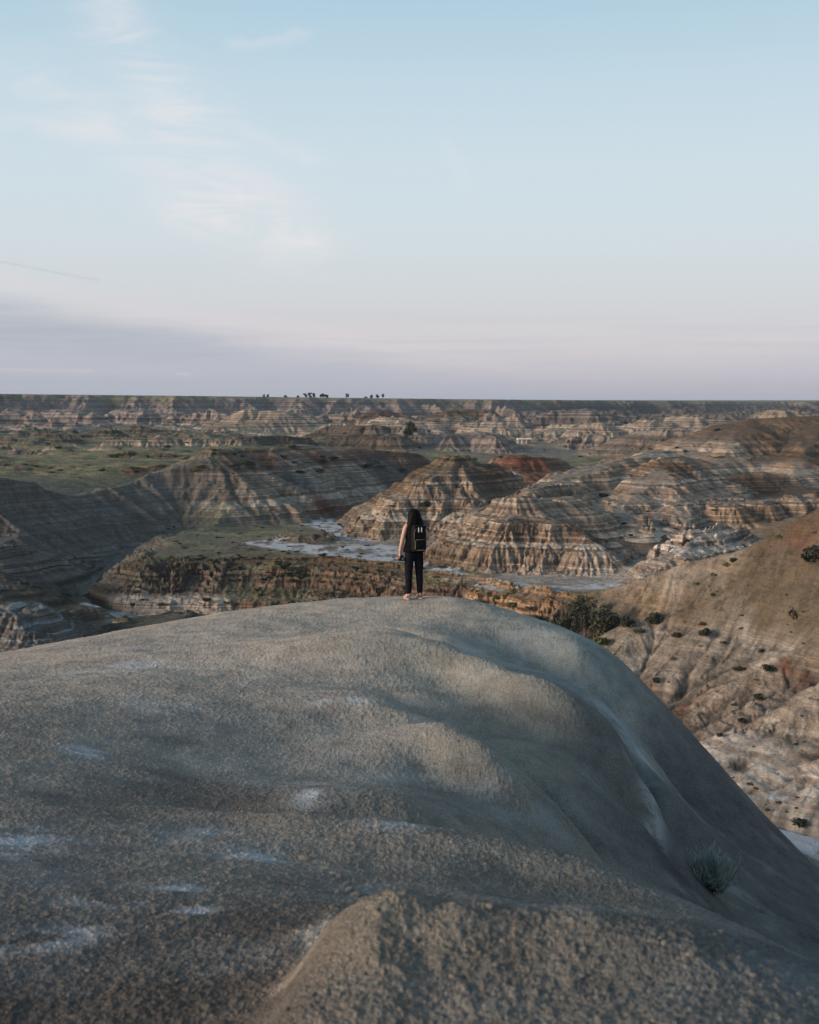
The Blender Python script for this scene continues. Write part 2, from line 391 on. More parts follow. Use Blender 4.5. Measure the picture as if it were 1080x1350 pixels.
def pigment(x, y):
    acc = np.zeros(x.shape + (3,), dtype=np.float32); ws = np.full(x.shape, 1e-9, dtype=np.float32)
    wx = x + np.minimum(3 + y * .012, 20) * fbm(x / (4 + y * .03), y / (4 + y * .03), 3, 201)
    wy = y + np.minimum(3 + y * .012, 20) * fbm(x / (4 + y * .03), y / (4 + y * .03), 3, 207)
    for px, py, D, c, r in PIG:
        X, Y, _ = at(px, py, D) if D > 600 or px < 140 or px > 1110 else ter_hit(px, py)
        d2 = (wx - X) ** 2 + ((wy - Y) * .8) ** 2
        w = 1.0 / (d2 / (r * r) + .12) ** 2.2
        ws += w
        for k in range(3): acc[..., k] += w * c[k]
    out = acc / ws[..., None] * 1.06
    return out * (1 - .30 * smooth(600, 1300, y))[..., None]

# wash (pale dry stream bed) as world polylines with a width
WASH = [([(415, 682, 352), (450, 700, 318), (480, 716, 292), (430, 726, 276), (345, 716, 292)], 4.6, 1.0),
        ([(480, 716, 292), (540, 738, 262), (600, 757, 240), (660, 768, 231), (740, 777, 224), (800, 772, 226), (880, 784, 216)], 3.2, 1.0),
        ([(360, 716, 292), (455, 730, 272), (520, 735, 264)], 5.5, 1.0),
        ([(120, 812, 245), (160, 812, 243), (200, 818, 240), (225, 822, 238)], 2.4, .9),
        ([(1010, 1095, 134), (1060, 1112, 130), (1120, 1125, 128)], 4.5, 1.0),
        ([(655, 622, 425), (670, 622, 420)], 6, .8), ([(150, 700, 420), (230, 702, 400)], 2, 0)]
def wash_mask(x, y):
    m = np.zeros(x.shape, dtype=np.float32)
    wx = x + 3 * fbm(x / 9, y / 9, 3, 301); wy = y + 5 * fbm(x / 9, y / 9, 3, 307)
    for pts, w, a in WASH:
        P = np.array([at(*p) for p in pts])
        d, _ = poly_dist(wx, wy, P)
        m = np.maximum(m, a * (1 - smooth(w * .8, w * 1.25, d)))
    return m
# grass regions: (px, py, D, radius x, radius y, strength)
GRASS = [(150, 600, 480, 110, 130, 1.), (60, 590, 620, 200, 180, 1.), (300, 590, 540, 60, 90, .9), (250, 570, 800, 160, 150, .9), (0, 575, 900, 220, 120, .9), (400, 578, 640, 70, 60, .8),
         (620, 598, 590, 42, 55, 1.2), (560, 592, 620, 40, 60, 1.), (740, 603, 560, 42, 48, 1.), (800, 606, 520, 24, 26, .8), (690, 615, 480, 20, 30, .9), (830, 600, 600, 30, 40, .8),
         (320, 700, 318, 24, 26, .9), (230, 715, 290, 14, 16, .6), (330, 728, 275, 22, 10, .5), (450, 745, 258, 26, 9, .8), (560, 752, 244, 12, 7, 1.1), (640, 770, 228, 7, 5, .7), (260, 735, 275, 26, 10, .5),
         (300, 822, 234, 30, 8, .8), (170, 835, 228, 24, 12, .9), (100, 850, 215, 20, 16, .7), (780, 868, 186, 9, 8, 1.0), (800, 782, 217, 9, 2.5, .8), (470, 575, 700, 60, 40, .7), (1060, 1130, 127, 12, 3, 1.), (620, 575, 820, 130, 22, .9), (800, 572, 1000, 160, 30, .8), (450, 565, 1060, 200, 30, .9), (950, 570, 760, 90, 25, .7), (700, 556, 1300, 320, 40, .8), (250, 562, 1120, 200, 40, .9)]
def grass_mask(x, y, slope, t):
    m = np.zeros(x.shape, dtype=np.float32)
    for px, py, D, rx, ry, a in GRASS:
        X, Y, _ = at(px, py, D)
        m = np.maximum(m, a * np.exp(-((x - X) / rx) ** 4 - ((y - Y) / ry) ** 4))
    sl = np.where(y > 380, .30, .52)
    k = 1 - smooth(sl * .6, sl * 1.25, slope)
    n = .5 + .9 * fbm(x / (6 + y * .03), y / (5 + y * .02), 4, 401)
    m = m * k * smooth(.12, .55, n + .15)
    top = smooth(-25, 2, t)
    return np.maximum(m, top * (y > 900))

# ------------------------------------------------------------------ mesh helper: regular quad sheet, split by ids, normals kept across the cuts
def sheet_normals(V):
    du = np.empty_like(V); dv = np.empty_like(V)
    du[:, 1:-1] = V[:, 2:] - V[:, :-2]; du[:, 0] = V[:, 1] - V[:, 0]; du[:, -1] = V[:, -1] - V[:, -2]
    dv[1:-1] = V[2:] - V[:-2]; dv[0] = V[1] - V[0]; dv[-1] = V[-1] - V[-2]
    n = np.cross(du, dv)
    n /= np.linalg.norm(n, axis=2, keepdims=True) + 1e-12
    return n

def mesh_from(name, verts, quads, mat, attrs, normals=None):
    me = bpy.data.meshes.new(name)
    me.vertices.add(len(verts)); me.vertices.foreach_set('co', np.ascontiguousarray(verts, dtype=np.float32).ravel())
    me.loops.add(len(quads) * 4); me.loops.foreach_set('vertex_index', np.ascontiguousarray(quads, dtype=np.int32).ravel())
    me.polygons.add(len(quads)); me.polygons.foreach_set('loop_start', np.arange(0, len(quads) * 4, 4, dtype=np.int32))
    me.update(calc_edges=True)
    me.polygons.foreach_set('use_smooth', np.ones(len(quads), dtype=bool))
    for k, a in attrs.items():
        if a.ndim == 2:
            at_ = me.attributes.new(k, 'FLOAT_COLOR', 'POINT')
            c = np.ones((len(verts), 4), dtype=np.float32); c[:, :3] = a
            at_.data.foreach_set('color', c.ravel())
        else:
            at_ = me.attributes.new(k, 'FLOAT', 'POINT'); at_.data.foreach_set('value', np.ascontiguousarray(a, dtype=np.float32))
    if normals is not None:
        me.normals_split_custom_set_from_vertices(np.ascontiguousarray(normals, dtype=np.float32))
    me.materials.append(mat)
    o = bpy.data.objects.new(name, me); COL.objects.link(o)
    return o

def split_sheet(V, ids, names, mat, attrs, wrap=None):
    ny, nx = V.shape[:2]
    N = sheet_normals(V)
    idx = np.arange(ny * nx, dtype=np.int32).reshape(ny, nx)
    Q = np.stack([idx[:-1, :-1], idx[:-1, 1:], idx[1:, 1:], idx[1:, :-1]], -1).reshape(-1, 4)
    fid = ids[:-1, :-1].ravel()
    Vf = V.reshape(-1, 3); Nf = N.reshape(-1, 3)
    out = {}
    for g, (nm, lab) in names.items():
        q = Q[fid == g]
        if not len(q): continue
        used = np.zeros(len(Vf), dtype=bool); used[q.ravel()] = True
        rm = np.cumsum(used, dtype=np.int32) - 1
        o = mesh_from(nm, Vf[used], rm[q], mat, {k: a.reshape((-1,) + a.shape[2:])[used] for k, a in attrs.items()}, Nf[used])
        o['kind'] = 'structure'; o['label'] = lab
        out[g] = o
    return out
COLS, STEP, FSTEP, HAZE = 1020, .0020, .0022, 5e-5
# ------------------------------------------------------------------ materials
class NT:
    def __init__(self, mat):
        mat.use_nodes = True
        self.t = mat.node_tree; self.t.nodes.clear()
    def n(self, typ, **kw):
        nd = self.t.nodes.new(typ)
        for k, v in kw.items():
            if k == 'inp':
                for a, b in v.items():
                    if isinstance(b, bpy.types.NodeSocket): self.t.links.new(b, nd.inputs[a])
                    else: nd.inputs[a].default_value = b
            else: setattr(nd, k, v)
        return nd
    def math(self, op, a, b=0.0, c=0.0, clamp=False):
        nd = self.n('ShaderNodeMath', operation=op, use_clamp=clamp)
        for i, v in enumerate((a, b, c)):
            if isinstance(v, bpy.types.NodeSocket): self.t.links.new(v, nd.inputs[i])
            else: nd.inputs[i].default_value = v
        return nd.outputs[0]
    def mix(self, f, a, b, mode='MIX'):
        nd = self.n('ShaderNodeMix', data_type='RGBA', blend_type=mode)
        for i, v in ((0, f), (6, a), (7, b)):
            if isinstance(v, bpy.types.NodeSocket): self.t.links.new(v, nd.inputs[i])
            elif i == 0: nd.inputs[0].default_value = v
            else: nd.inputs[i].default_value = (*v, 1) if len(v) == 3 else v
        return nd.outputs[2]
    def ramp(self, f, stops, interp='LINEAR'):
        nd = self.n('ShaderNodeValToRGB'); r = nd.color_ramp; r.interpolation = interp
        while len(r.elements) < len(stops): r.elements.new(.5)
        for e, (p, c) in zip(r.elements, stops):
            e.position = p; e.color = (c, c, c, 1) if isinstance(c, (int, float)) else (*c, 1)
        self.t.links.new(f, nd.inputs[0])
        return nd.outputs[0]
    def noise(self, vec, scale, detail=3, rough=.55, dist=0.0):
        nd = self.n('ShaderNodeTexNoise', inp={'Vector': vec, 'Scale': scale, 'Detail': detail, 'Roughness': rough, 'Distortion': dist})
        return nd.outputs[0]
    def mapping(self, vec, sc=(1, 1, 1), rot=(0, 0, 0), loc=(0, 0, 0)):
        return self.n('ShaderNodeMapping', inp={'Vector': vec, 'Scale': sc, 'Rotation': rot, 'Location': loc}).outputs[0]
    def attr(self, name, fac=True):
        nd = self.n('ShaderNodeAttribute', attribute_name=name)
        return nd.outputs['Fac'] if fac else nd.outputs['Color']
    def done(self, col, rough=.9, bump=None, bstr=.5, bdist=.1, spec=.2, **kw):
        p = self.n('ShaderNodeBsdfPrincipled', inp={'Base Color': col if isinstance(col, bpy.types.NodeSocket) else (*col, 1), 'Roughness': rough, 'Specular IOR Level': spec})
        for k, v in kw.items(): p.inputs[k].default_value = v
        if bump is not None:
            b = self.n('ShaderNodeBump', inp={'Height': bump, 'Strength': bstr, 'Distance': bdist})
            self.t.links.new(b.outputs[0], p.inputs['Normal'])
        o = self.n('ShaderNodeOutputMaterial'); self.t.links.new(p.outputs[0], o.inputs[0])
        return p

def newmat(name): return bpy.data.materials.new(name)

# banded clay and sandstone of the badlands
def make_badlands():
    m = newmat('banded_clay'); n = NT(m)
    pos = n.n('ShaderNodeNewGeometry').outputs['Position']
    sep = n.n('ShaderNodeSeparateXYZ', inp={0: pos}); z = sep.outputs[2]
    lowf = n.noise(pos, .02, 2)
    zz = n.math('ADD', z, n.math('MULTIPLY', n.math('SUBTRACT', lowf, .5), 2.0))
    hi = n.noise(pos, .6, 3)
    zz = n.math('ADD', zz, n.math('MULTIPLY', n.math('SUBTRACT', hi, .5), .22))
    # thick beds
    cz = n.n('ShaderNodeCombineXYZ', inp={0: n.math('MULTIPLY', sep.outputs[0], .0012), 1: n.math('MULTIPLY', sep.outputs[1], .0012), 2: zz})
    thick = n.noise(cz.outputs[0], .40, 2, .5)
    thin = n.noise(cz.outputs[0], 2.1, 2, .6)
    vthin = n.noise(cz.outputs[0], 6.5, 1, .6)
    bed = n.ramp(thick, [(.28, (.42, .36, .33)), (.385, (.62, .53, .46)), (.40, (1.28, 1.24, 1.2)), (.455, (1.15, 1.08, 1.0)), (.47, (.70, .60, .52)), (.51, (.95, .84, .74)), (.525, (.50, .42, .37)), (.555, (.62, .52, .44)), (.57, (1.42, 1.40, 1.36)), (.63, (1.2, 1.12, 1.02)), (.65, (.66, .54, .46)), (.74, (.48, .40, .36))])
    bed2 = n.ramp(thin, [(.34, (.52, .48, .46)), (.40, (.90, .88, .86)), (.50, (1.05, 1.05, 1.05)), (.57, (1.1, 1.1, 1.1)), (.59, (1.5, 1.5, 1.52)), (.64, (1.4, 1.38, 1.36)), (.66, (.66, .60, .56))])
    bed3 = n.ramp(vthin, [(.36, .72), (.46, 1.0), (.56, 1.02), (.64, 1.22)])
    macro = n.attr('pig', False)
    rock = n.attr('rock'); bnd = n.math('MULTIPLY', n.math('MULTIPLY', rock, n.attr('band')), n.ramp(n.noise(n.mapping(pos, (.35, .35, .12)), 1.0, 4, .65), [(.34, .5), (.50, 1.0)]))
    col = n.mix(n.math('MULTIPLY', bnd, 1.0), macro, n.mix(1.0, macro, bed, 'MULTIPLY'))
    col = n.mix(n.math('MULTIPLY', bnd, .85), col, n.mix(1.0, col, bed2, 'MULTIPLY'))
    col = n.mix(n.math('MULTIPLY', bnd, .3), col, n.mix(1.0, col, bed3, 'MULTIPLY'))
    # blotches of debris
    bl = n.noise(pos, .35, 5, .65)
    col = n.mix(n.ramp(bl, [(.40, .55), (.60, 0.0)]), col, n.mix(1.0, col, (.58, .52, .47), 'MULTIPLY'))
    fine = n.noise(pos, 3.0, 4, .7)
    col = n.mix(1.0, col, n.ramp(fine, [(.3, .72), (.5, 1.0), (.7, 1.22)]), 'MULTIPLY')
    # darker along the rill bottoms
    rl = n.attr('rill')
    col = n.mix(n.math('MULTIPLY', rl, .72, clamp=True), col, (.075, .06, .05))
    # soil on flatter ground, with scrub
    flat = n.math('SUBTRACT', 1.0, rock, clamp=True)
    sc = n.noise(pos, .55, 4, .7)
    soil = n.mix(n.ramp(sc, [(.45, 0.0), (.55, 1.0)]), n.mix(.55, macro, (.14, .11, .08)), (.055, .05, .032))
    sf = n.math('MAXIMUM', n.math('MULTIPLY', flat, .55), n.math('MULTIPLY', n.math('MULTIPLY', n.math('SUBTRACT', 1.0, n.attr('band')), .75), n.ramp(n.noise(pos, .16, 4, .65), [(.42, .25), (.58, 1.0)])))
    col = n.mix(sf, col, soil)
    g = n.attr('grass')
    gn = n.noise(pos, .12, 4, .65); gn2 = n.noise(pos, 1.1, 4, .7)
    gcol = n.mix(n.ramp(gn, [(.38, 0.0), (.62, 1.0)]), (.12, .115, .062), (.32, .29, .155))
    gcol = n.mix(n.ramp(gn2, [(.48, 0.0), (.58, .8)]), gcol, (.06, .06, .038))
    gm = n.math('MULTIPLY', g, n.ramp(n.noise(pos, .3, 5, .7), [(.32, .3), (.5, 1.0)]), clamp=True)
    col = n.mix(gm, col, gcol)
    w = n.attr('wash')
    wn = n.noise(n.mapping(pos, (1, .6, 1)), .22, 6, .7)
    wm = n.math('MULTIPLY', w, n.ramp(wn, [(.43, .06), (.51, 1.0)]), clamp=True)
    wcol = n.mix(n.noise(pos, .5, 4, .6), (.28, .27, .26), (.60, .60, .61))
    col = n.mix(wm, col, wcol)
    bh = n.math('ADD', n.math('MULTIPLY', n.noise(pos, .9, 6, .65), 1.0), n.math('MULTIPLY', n.noise(pos, 5.0, 3, .6), .22))
    bh = n.math('ADD', bh, n.math('MULTIPLY', thin, .5))
    n.done(col, .95, bh, .75, .55, spec=.1)
    return m

def make_clay():
    m = newmat('popcorn_clay'); n = NT(m)
    pos = n.n('ShaderNodeNewGeometry').outputs['Position']
    pig = n.attr('pig', False)
    big = n.noise(pos, .5, 4, .6); med = n.noise(pos, 3.0, 5, .65); sm = n.noise(pos, 58, 4, .7)
    vor = n.n('ShaderNodeTexVoronoi', inp={'Vector': n.mapping(pos, (1, 1, 1)), 'Scale': 105.0, 'Detail': 2.0, 'Roughness': .7, 'Randomness': 1.0})
    vd = vor.outputs['Distance']
    cell = n.n('ShaderNodeSeparateColor', inp={0: vor.outputs['Color']}).outputs[0]
    col = n.mix(1.0, pig, n.ramp(big, [(.3, (.80, .80, .82)), (.7, (1.16, 1.12, 1.06))]), 'MULTIPLY')
    col = n.mix(1.0, col, n.ramp(med, [(.3, .72), (.5, .98), (.72, 1.22)]), 'MULTIPLY')
    col = n.mix(1.0, col, n.ramp(sm, [(.32, .68), (.5, 1.0), (.68, 1.3)]), 'MULTIPLY')
    col = n.mix(1.0, col, n.ramp(cell, [(0, (.72, .70, .68)), (.5, (1.0, .98, .96)), (.9, (1.12, 1.10, 1.06)), (1, (1.5, 1.4, 1.28))]), 'MULTIPLY')
    salt = n.attr('salt')
    sn = n.noise(n.mapping(pos, (1, 1.6, 1)), 2.2, 6, .7)
    sf = n.math('MULTIPLY', salt, n.ramp(sn, [(.42, 0.0), (.55, 1.0)]), clamp=True)
    col = n.mix(n.math('MULTIPLY', sf, .9), col, (.50, .50, .49))
    h = n.math('ADD', n.math('MULTIPLY', n.math('SUBTRACT', 1.0, vd), .9), n.math('MULTIPLY', sm, .9))
    h = n.math('ADD', h, n.math('MULTIPLY', n.noise(pos, 95, 3, .7), .35))
    h = n.math('ADD', h, n.math('MULTIPLY', med, 3.0))
    h = n.math('MULTIPLY', h, n.math('SUBTRACT', 1.0, n.math('MULTIPLY', sf, .6)))
    n.done(col, .97, h, .75, .016, spec=.12)
    return m

def simple(name, c1, c2, scale=8, rough=.85, spec=.2, bump=.3, bd=.01):
    m = newmat(name); n = NT(m)
    pos = n.n('ShaderNodeTexCoord').outputs['Object']
    a = n.noise(pos, scale, 4, .65)
    n.done(n.mix(n.ramp(a, [(.35, 0.0), (.65, 1.0)]), c1, c2), rough, a, bump, bd, spec=spec)
    return m

M_BAD = make_badlands(); M_CLAY = make_clay()

# ------------------------------------------------------------------ far terrain as one fan shaped sheet, cut by hill
ang = np.radians(np.concatenate([np.linspace(-36, -20.5, 130, endpoint=False), np.linspace(-20.5, 20.5, COLS, endpoint=False), np.linspace(20.5, 36, 131)]))
ys = [56.0]
while ys[-1] < 9500:
    y = ys[-1]
    ys.append(y * (1 + (STEP * 1.5 if y < 120 else STEP if y < 470 else STEP * 1.3 if y < 2500 else STEP * 8)))
ys = np.array(ys)
A, Y = np.meshgrid(ang, ys)
X = np.tan(A) * Y
X = X.astype(np.float32); Y = Y.astype(np.float32)
H = ground(X.ravel(), Y.ravel()).reshape(X.shape)
V = np.stack([X, Y, H], -1).astype(np.float32)
slope = ground(X.ravel(), Y.ravel(), 'slope').reshape(X.shape)
tt = ground(X.ravel(), Y.ravel(), 't').reshape(X.shape)
rill = ground(X.ravel(), Y.ravel(), 'rill').reshape(X.shape)
far = smooth(400, 1000, Y)
wash = wash_mask(X, Y) * (1 - smooth(.22, .45, slope))
grass = grass_mask(X, Y, slope, tt) * (1 - wash)
rock = smooth(.10, .34, slope) * (1 - .55 * smooth(0, 1, np.clip((pigd := np.zeros_like(slope)), 0, 1)))
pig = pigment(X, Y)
rill = np.where(Y > 2500, 0, rill) * (1 - .35 * far)
band = np.zeros_like(slope)
ids = gids(X.ravel(), Y.ravel()).reshape(X.shape)
near_top = smooth(-40, -34, H - .18 * (X - 55))
band = np.where(ids == 1, .6 + .4 * smooth(-75, -50, X), np.where(ids == 8, .6 - .5 * near_top, np.where(ids == 7, .45 + .55 * smooth(-12, -17, H), 1.0))).astype(np.float32)
names = {0: ('valley_floor', 'flat valley floor of scrub, grass and dry pale stream bed below the hills'),
         1: ('badlands_hill', 'long dark grey ridge across the left of the valley'),
         2: ('badlands_hill', 'blue grey rilled spur at the lower left edge'),
         3: ('badlands_hill', 'pointed brown cone hill just behind the standing person'),
         4: ('badlands_hill', 'ribbed pale dome with small tan cap right of the person'),
         5: ('badlands_hill', 'wide banded hill with a triangular brown peak'),
         6: ('badlands_hill', 'low pale fin between the ribbed dome and the near slope'),
         7: ('badlands_hill', 'big smooth brown hill rising at the right edge'),
         8: ('badlands_hill', 'near pale clay slope dotted with shrubs at the right edge'),
         9: ('badlands_hill', 'small round mound standing alone in the white stream bed'),
         10: ('badlands_hill', 'low mounds behind the pointed cone hill'),
         11: ('badlands_hill', 'pale pyramid with stepped bands beyond the green flat'),
         12: ('badlands_hill', 'flat topped reddish hills before the distant cliffs'),
         13: ('distant_hills', 'crowd of small banded hills toward the horizon'),
         14: ('plateau', 'level prairie plateau with eroded cliffs along the horizon')}
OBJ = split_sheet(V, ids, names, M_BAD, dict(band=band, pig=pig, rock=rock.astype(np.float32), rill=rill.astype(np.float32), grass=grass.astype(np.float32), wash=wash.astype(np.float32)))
print('far sheet', V.shape, time.time() - T0)
del V, X, Y, H

# ------------------------------------------------------------------ the near hill
fgp = [at(*p) for p in [
    (100, 1340, 3.6), (540, 1345, 3.3), (980, 1345, 3.1),
    (0, 1200, 4.9), (250, 1200, 5.0), (480, 1195, 5.2), (740, 1200, 5.3), (0, 1100, 6.6), (250, 1090, 7.2), (1000, 1244, 6.4), (1080, 1289, 6.1), (1200, 1350, 5.6),
    (0, 980, 9.6), (250, 1040, 9.0), (250, 960, 11.0), (0, 900, 13.5), (250, 880, 14.8), (400, 900, 14.0), (400, 980, 11.2), (520, 1000, 10.8), (540, 900, 14.4), (470, 840, 17.8), (540, 815, 20), (300, 835, 18.2),
    (-200, 960, 10), (-200, 1200, 4.8), (-400, 1100, 6.5),
    (0, 871, 16.4), (100, 846, 18), (200, 823, 20), (300, 807, 21.5), (400, 795, 22.6), (545, 789, 23.0), (620, 791, 22.2),
    (660, 803, 20.8), (700, 824, 19.6), (760, 870, 18.3), (810, 925, 18), (860, 978, 18), (950, 1045, 18), (1020, 1100, 18), (1080, 1150, 18), (1250, 1290, 17),
    (620, 835, 19.0), (680, 862, 18.6), (730, 890, 18.2), (780, 930, 17.9), (830, 972, 17.4),
    # bodies of the lobes
    (580, 895, 14.8), (640, 925, 14.0), (700, 962, 13.3), (750, 1005, 12.8), (805, 1050, 12.9), (845, 1085, 12.5), (800, 1090, 12.0),
    (500, 960, 11.9), (560, 1010, 10.8), (620, 1050, 10.3), (680, 1090, 10.1), (440, 1030, 9.9),
    (300, 1082, 7.5), (400, 1094, 7.1), (520, 1112, 6.8), (600, 1126, 6.7), (680, 1150, 6.6), (780, 1180, 6.3),
    (900, 1070, 15.8), (940, 1110, 15.4), (1000, 1200, 13.8), (1080, 1240, 13.6), (930, 1180, 13.0), (1050, 1270, 12.6), (860, 1130, 13.0)]]
# lips where a lobe hides the hollow behind it: (px, py, distance, how far behind the ground shows again, how deep the hollow lies under the sight line)
LIPS = [(530, 836, 18.1, .4, .03), (545, 843, 17.6, .5, .07), (580, 855, 17.0, .7, .12), (620, 873, 16.2, .8, .16), (670, 898, 15.5, 1.0, .20), (730, 931, 14.9, 1.1, .24), (790, 973, 14.5, 1.2, .25), (840, 1014, 14.1, 1.2, .22), (862, 1052, 13.5, 1.1, .16),
        (530, 932, 13.3, .3, .03), (550, 940, 13.0, .45, .08), (580, 957, 12.5, .6, .13), (620, 985, 11.8, .7, .17), (670, 1022, 11.3, .8, .20), (720, 1062, 11.0, .8, .18), (765, 1100, 10.8, .7, .10),
        (270, 1066, 8.2, .3, .03), (350, 1073, 8.0, .4, .05), (430, 1080, 7.8, .5, .08), (520, 1089, 7.6, .7, .11), (600, 1103, 7.5, 1.0, .15), (650, 1118, 7.5, 1.4, .22), (720, 1130, 7.4, 2.1, .32), (800, 1155, 7.2, 3.2, .52), (900, 1192, 6.8, 4.6, .8),
        (850, 988, 17.0, .9, .10)]
for px, py, D, dd, hh in LIPS:
    p0, p1, p2 = at(px, py, D), at(px, py - 1, D + .36 * dd), at(px + 1, py - 4, D + dd)
    fgp += [p0, (p1[0], p1[1], p1[2] - (2.7 if py < 1065 or px > 690 else 1.25) * hh), p2]
fgp += [(0, 0, -1.62), (-3, 0.5, -1.6), (3, .5, -1.75), (-6, 3, -1.9), (6, 3, -3.6), (-8, 6, -2.5), (9, 6, -6.5), (-12, 12, -4.2), (-9, 18, -4.6), (-4, -6, -1.2), (4, -6, -1.8),
        (-9, 24, -7), (-4, 28, -6.4), (1, 28.5, -6.0), (5, 25.5, -8.6), (9, 24, -12.5), (12, 22, -14), (15, 18, -15), (-12, 36, -13), (0, 38, -12.5), (10, 34, -14.5), (18, 26, -15), (22, 14, -15.5),
        (-24, 60, -29), (0, 62, -30), (26, 58, -31), (42, 36, -31), (-30, 30, -17), (-26, 12, -9), (44, 14, -29), (70, 60, -48), (-60, 60, -38)]
FG = TPS(fgp, 1e-9)
def fg_hit(px, py, fn=None, d0=2.5, d1=40):
    """where the sight line of picture point (px, py) meets the near hill"""
    D = np.linspace(d0, d1, 1500)
    a = at(px, py, 1.0)
    x, y, z = a[0] * D, D, a[2] * D
    g = (fn or FG)(x, y)
    k = np.argmax(z < g)
    if not (z < g).any(): k = int(np.argmin(np.abs(z - g)))
    return np.array([x[k], y[k], g[k]])
# rills: picture points, widths (m), depths (m)
RILL = []
RL = []
for pts, w, d, wf in RILL:
    P = np.array([fg_hit(*p) for p in pts])
    RL.append((P, np.array(w), np.array(d), np.array(wf)))
def fg_height(x, y, detail=True):
    x = np.asarray(x, dtype=np.float32); y = np.asarray(y, dtype=np.float32)
    z = FG(x, y)
    wx = x + .16 * perlin(x / 1.1, y / 1.1, 501); wy = y + .16 * perlin(x / 1.1, y / 1.1, 502)
    for P, W, Dp, WF in RL:
        bd = np.full(x.shape, 1e9, dtype=np.float32); bw = np.full(x.shape, 1., dtype=np.float32); bp = np.zeros(x.shape, dtype=np.float32); bf = np.ones(x.shape, dtype=np.float32); sd = np.zeros(x.shape, dtype=np.float32)
        for i in range(len(P) - 1):
            a, b = P[i], P[i + 1]; dx, dy = b[0] - a[0], b[1] - a[1]
            t = np.clip(((wx - a[0]) * dx + (wy - a[1]) * dy) / (dx * dx + dy * dy), 0, 1)
            ex, ey = wx - a[0] - t * dx, wy - a[1] - t * dy
            d = np.sqrt(ex * ex + ey * ey)
            m = d < bd
            bd = np.where(m, d, bd); bw = np.where(m, W[i] + t * (W[i + 1] - W[i]), bw); bp = np.where(m, Dp[i] + t * (Dp[i + 1] - Dp[i]), bp)
            bf = np.where(m, WF[i] + t * (WF[i + 1] - WF[i]), bf)
            sd = np.where(m, np.sign(dx * ey - dy * ex), sd)
        wl = np.where(sd > 0, bw, bf)          # gentle far bank, steep near bank
        z = z + bp * np.exp(-np.abs(bd / wl) ** 1.7)
    # the small knoll by the camera
    kx = x + .08 * perlin(x / .35, y / .35, 511)
    for cx, cy, rx, ry, hh in [(.09, 3.36, .24, .32, .075), (-.15, 3.72, .21, .34, .15), (.10, 3.70, .30, .36, .125), (.36, 3.66, .36, .4, .10), (.72, 3.6, .40, .42, .09), (1.12, 3.45, .6, .4, .07), (-.20, 3.3, .22, .4, .10), (.4, 2.9, 1.0, .6, .10)]:
        z = z + 1.0 * hh * np.exp(-(((kx - cx) / rx) ** 2 + ((y - cy) / ry) ** 2) ** 1.5)
    near = np.exp(-((y - 1) / 60) ** 2)
    z = z + .05 * fbm(x / 2.6, y / 2.6, 3, 521) * smooth(1, 6, y) + .018 * fbm(x / .5, y / .5, 3, 531)
    if detail:
        # popcorn crust: small rounded lumps
        for s, a_, sd_ in ((.06, .0028, 541), (.027, .0022, 551), (.013, .0018, 561)):
            z = z + a_ * (2.6 * np.maximum(perlin(x / s, y / s, sd_), -.05) + .8 * perlin(x / s * 1.7, y / s * 1.7, sd_ + 3))
    return z
ang = np.radians(np.concatenate([np.linspace(-48, -20, 130, endpoint=False), np.linspace(-20, 20, int(COLS * 1.05), endpoint=False), np.linspace(20, 50, 141)]))
ys = [0.2]
while ys[-1] < 62: ys.append(ys[-1] + max(.006, (ys[-1]) * FSTEP) * (1 if 2.2 < ys[-1] < 26 else 3))
A, Yn = np.meshgrid(ang, np.array(ys))
Xn = (np.tan(A) * (Yn + .8)).astype(np.float32); Yn = Yn.astype(np.float32)
Zn = fg_height(Xn, Yn)
Vn = np.stack([Xn, Yn, Zn], -1).astype(np.float32)
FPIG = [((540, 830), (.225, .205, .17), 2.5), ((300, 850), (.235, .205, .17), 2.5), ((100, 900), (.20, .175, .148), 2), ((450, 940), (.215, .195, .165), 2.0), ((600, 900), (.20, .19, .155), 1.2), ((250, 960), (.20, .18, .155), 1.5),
        ((50, 950), (.155, .135, .115), .9), ((640, 850), (.19, .20, .17), 1.2), ((740, 880), (.165, .20, .20), 1.3), ((820, 960), (.18, .225, .23), 1.0), ((700, 980), (.15, .15, .125), 1.2), ((620, 1040), (.15, .15, .13), 1.0),  # right flank's blue sky light painted into the clay colour
        ((800, 1060), (.115, .13, .13), 1.2), ((900, 1060), (.10, .11, .11), 1.4), ((1000, 1150), (.085, .085, .088), 2.0), ((930, 1190), (.07, .07, .072), 1.2), ((860, 1085), (.17, .18, .17), .25), ((850, 1000), (.19, .20, .19), .25),  # shade of the right flank and hollow painted into the pigment
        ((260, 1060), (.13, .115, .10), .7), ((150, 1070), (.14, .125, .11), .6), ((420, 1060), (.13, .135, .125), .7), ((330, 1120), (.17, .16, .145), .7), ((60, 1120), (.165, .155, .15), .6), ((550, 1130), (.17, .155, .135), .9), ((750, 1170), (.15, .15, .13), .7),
        ((100, 1250), (.14, .13, .12), .5), ((250, 1300), (.105, .09, .078), .6), ((60, 1330), (.10, .085, .075), .5), ((415, 1240), (.36, .30, .25), .14), ((370, 1300), (.33, .27, .22), .12), ((460, 1240), (.22, .18, .14), .2), ((600, 1240), (.19, .165, .125), .4), ((520, 1300), (.16, .145, .115), .4), ((800, 1300), (.15, .14, .115), .6), ((1000, 1310), (.13, .14, .135), .6), ((560, 1205), (.11, .14, .15), .15)]  # knoll: lit left edge and bluish shaded dip painted into the colour
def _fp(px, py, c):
    k = 1.12 if py < 960 and px < 660 else (.72 if py > 1240 and px < 400 else .82 if py > 1040 or px > 780 else 1.0)  # top lightened, right flank darkened: light contrast painted into the pigment
    return tuple(v * k for v in c)
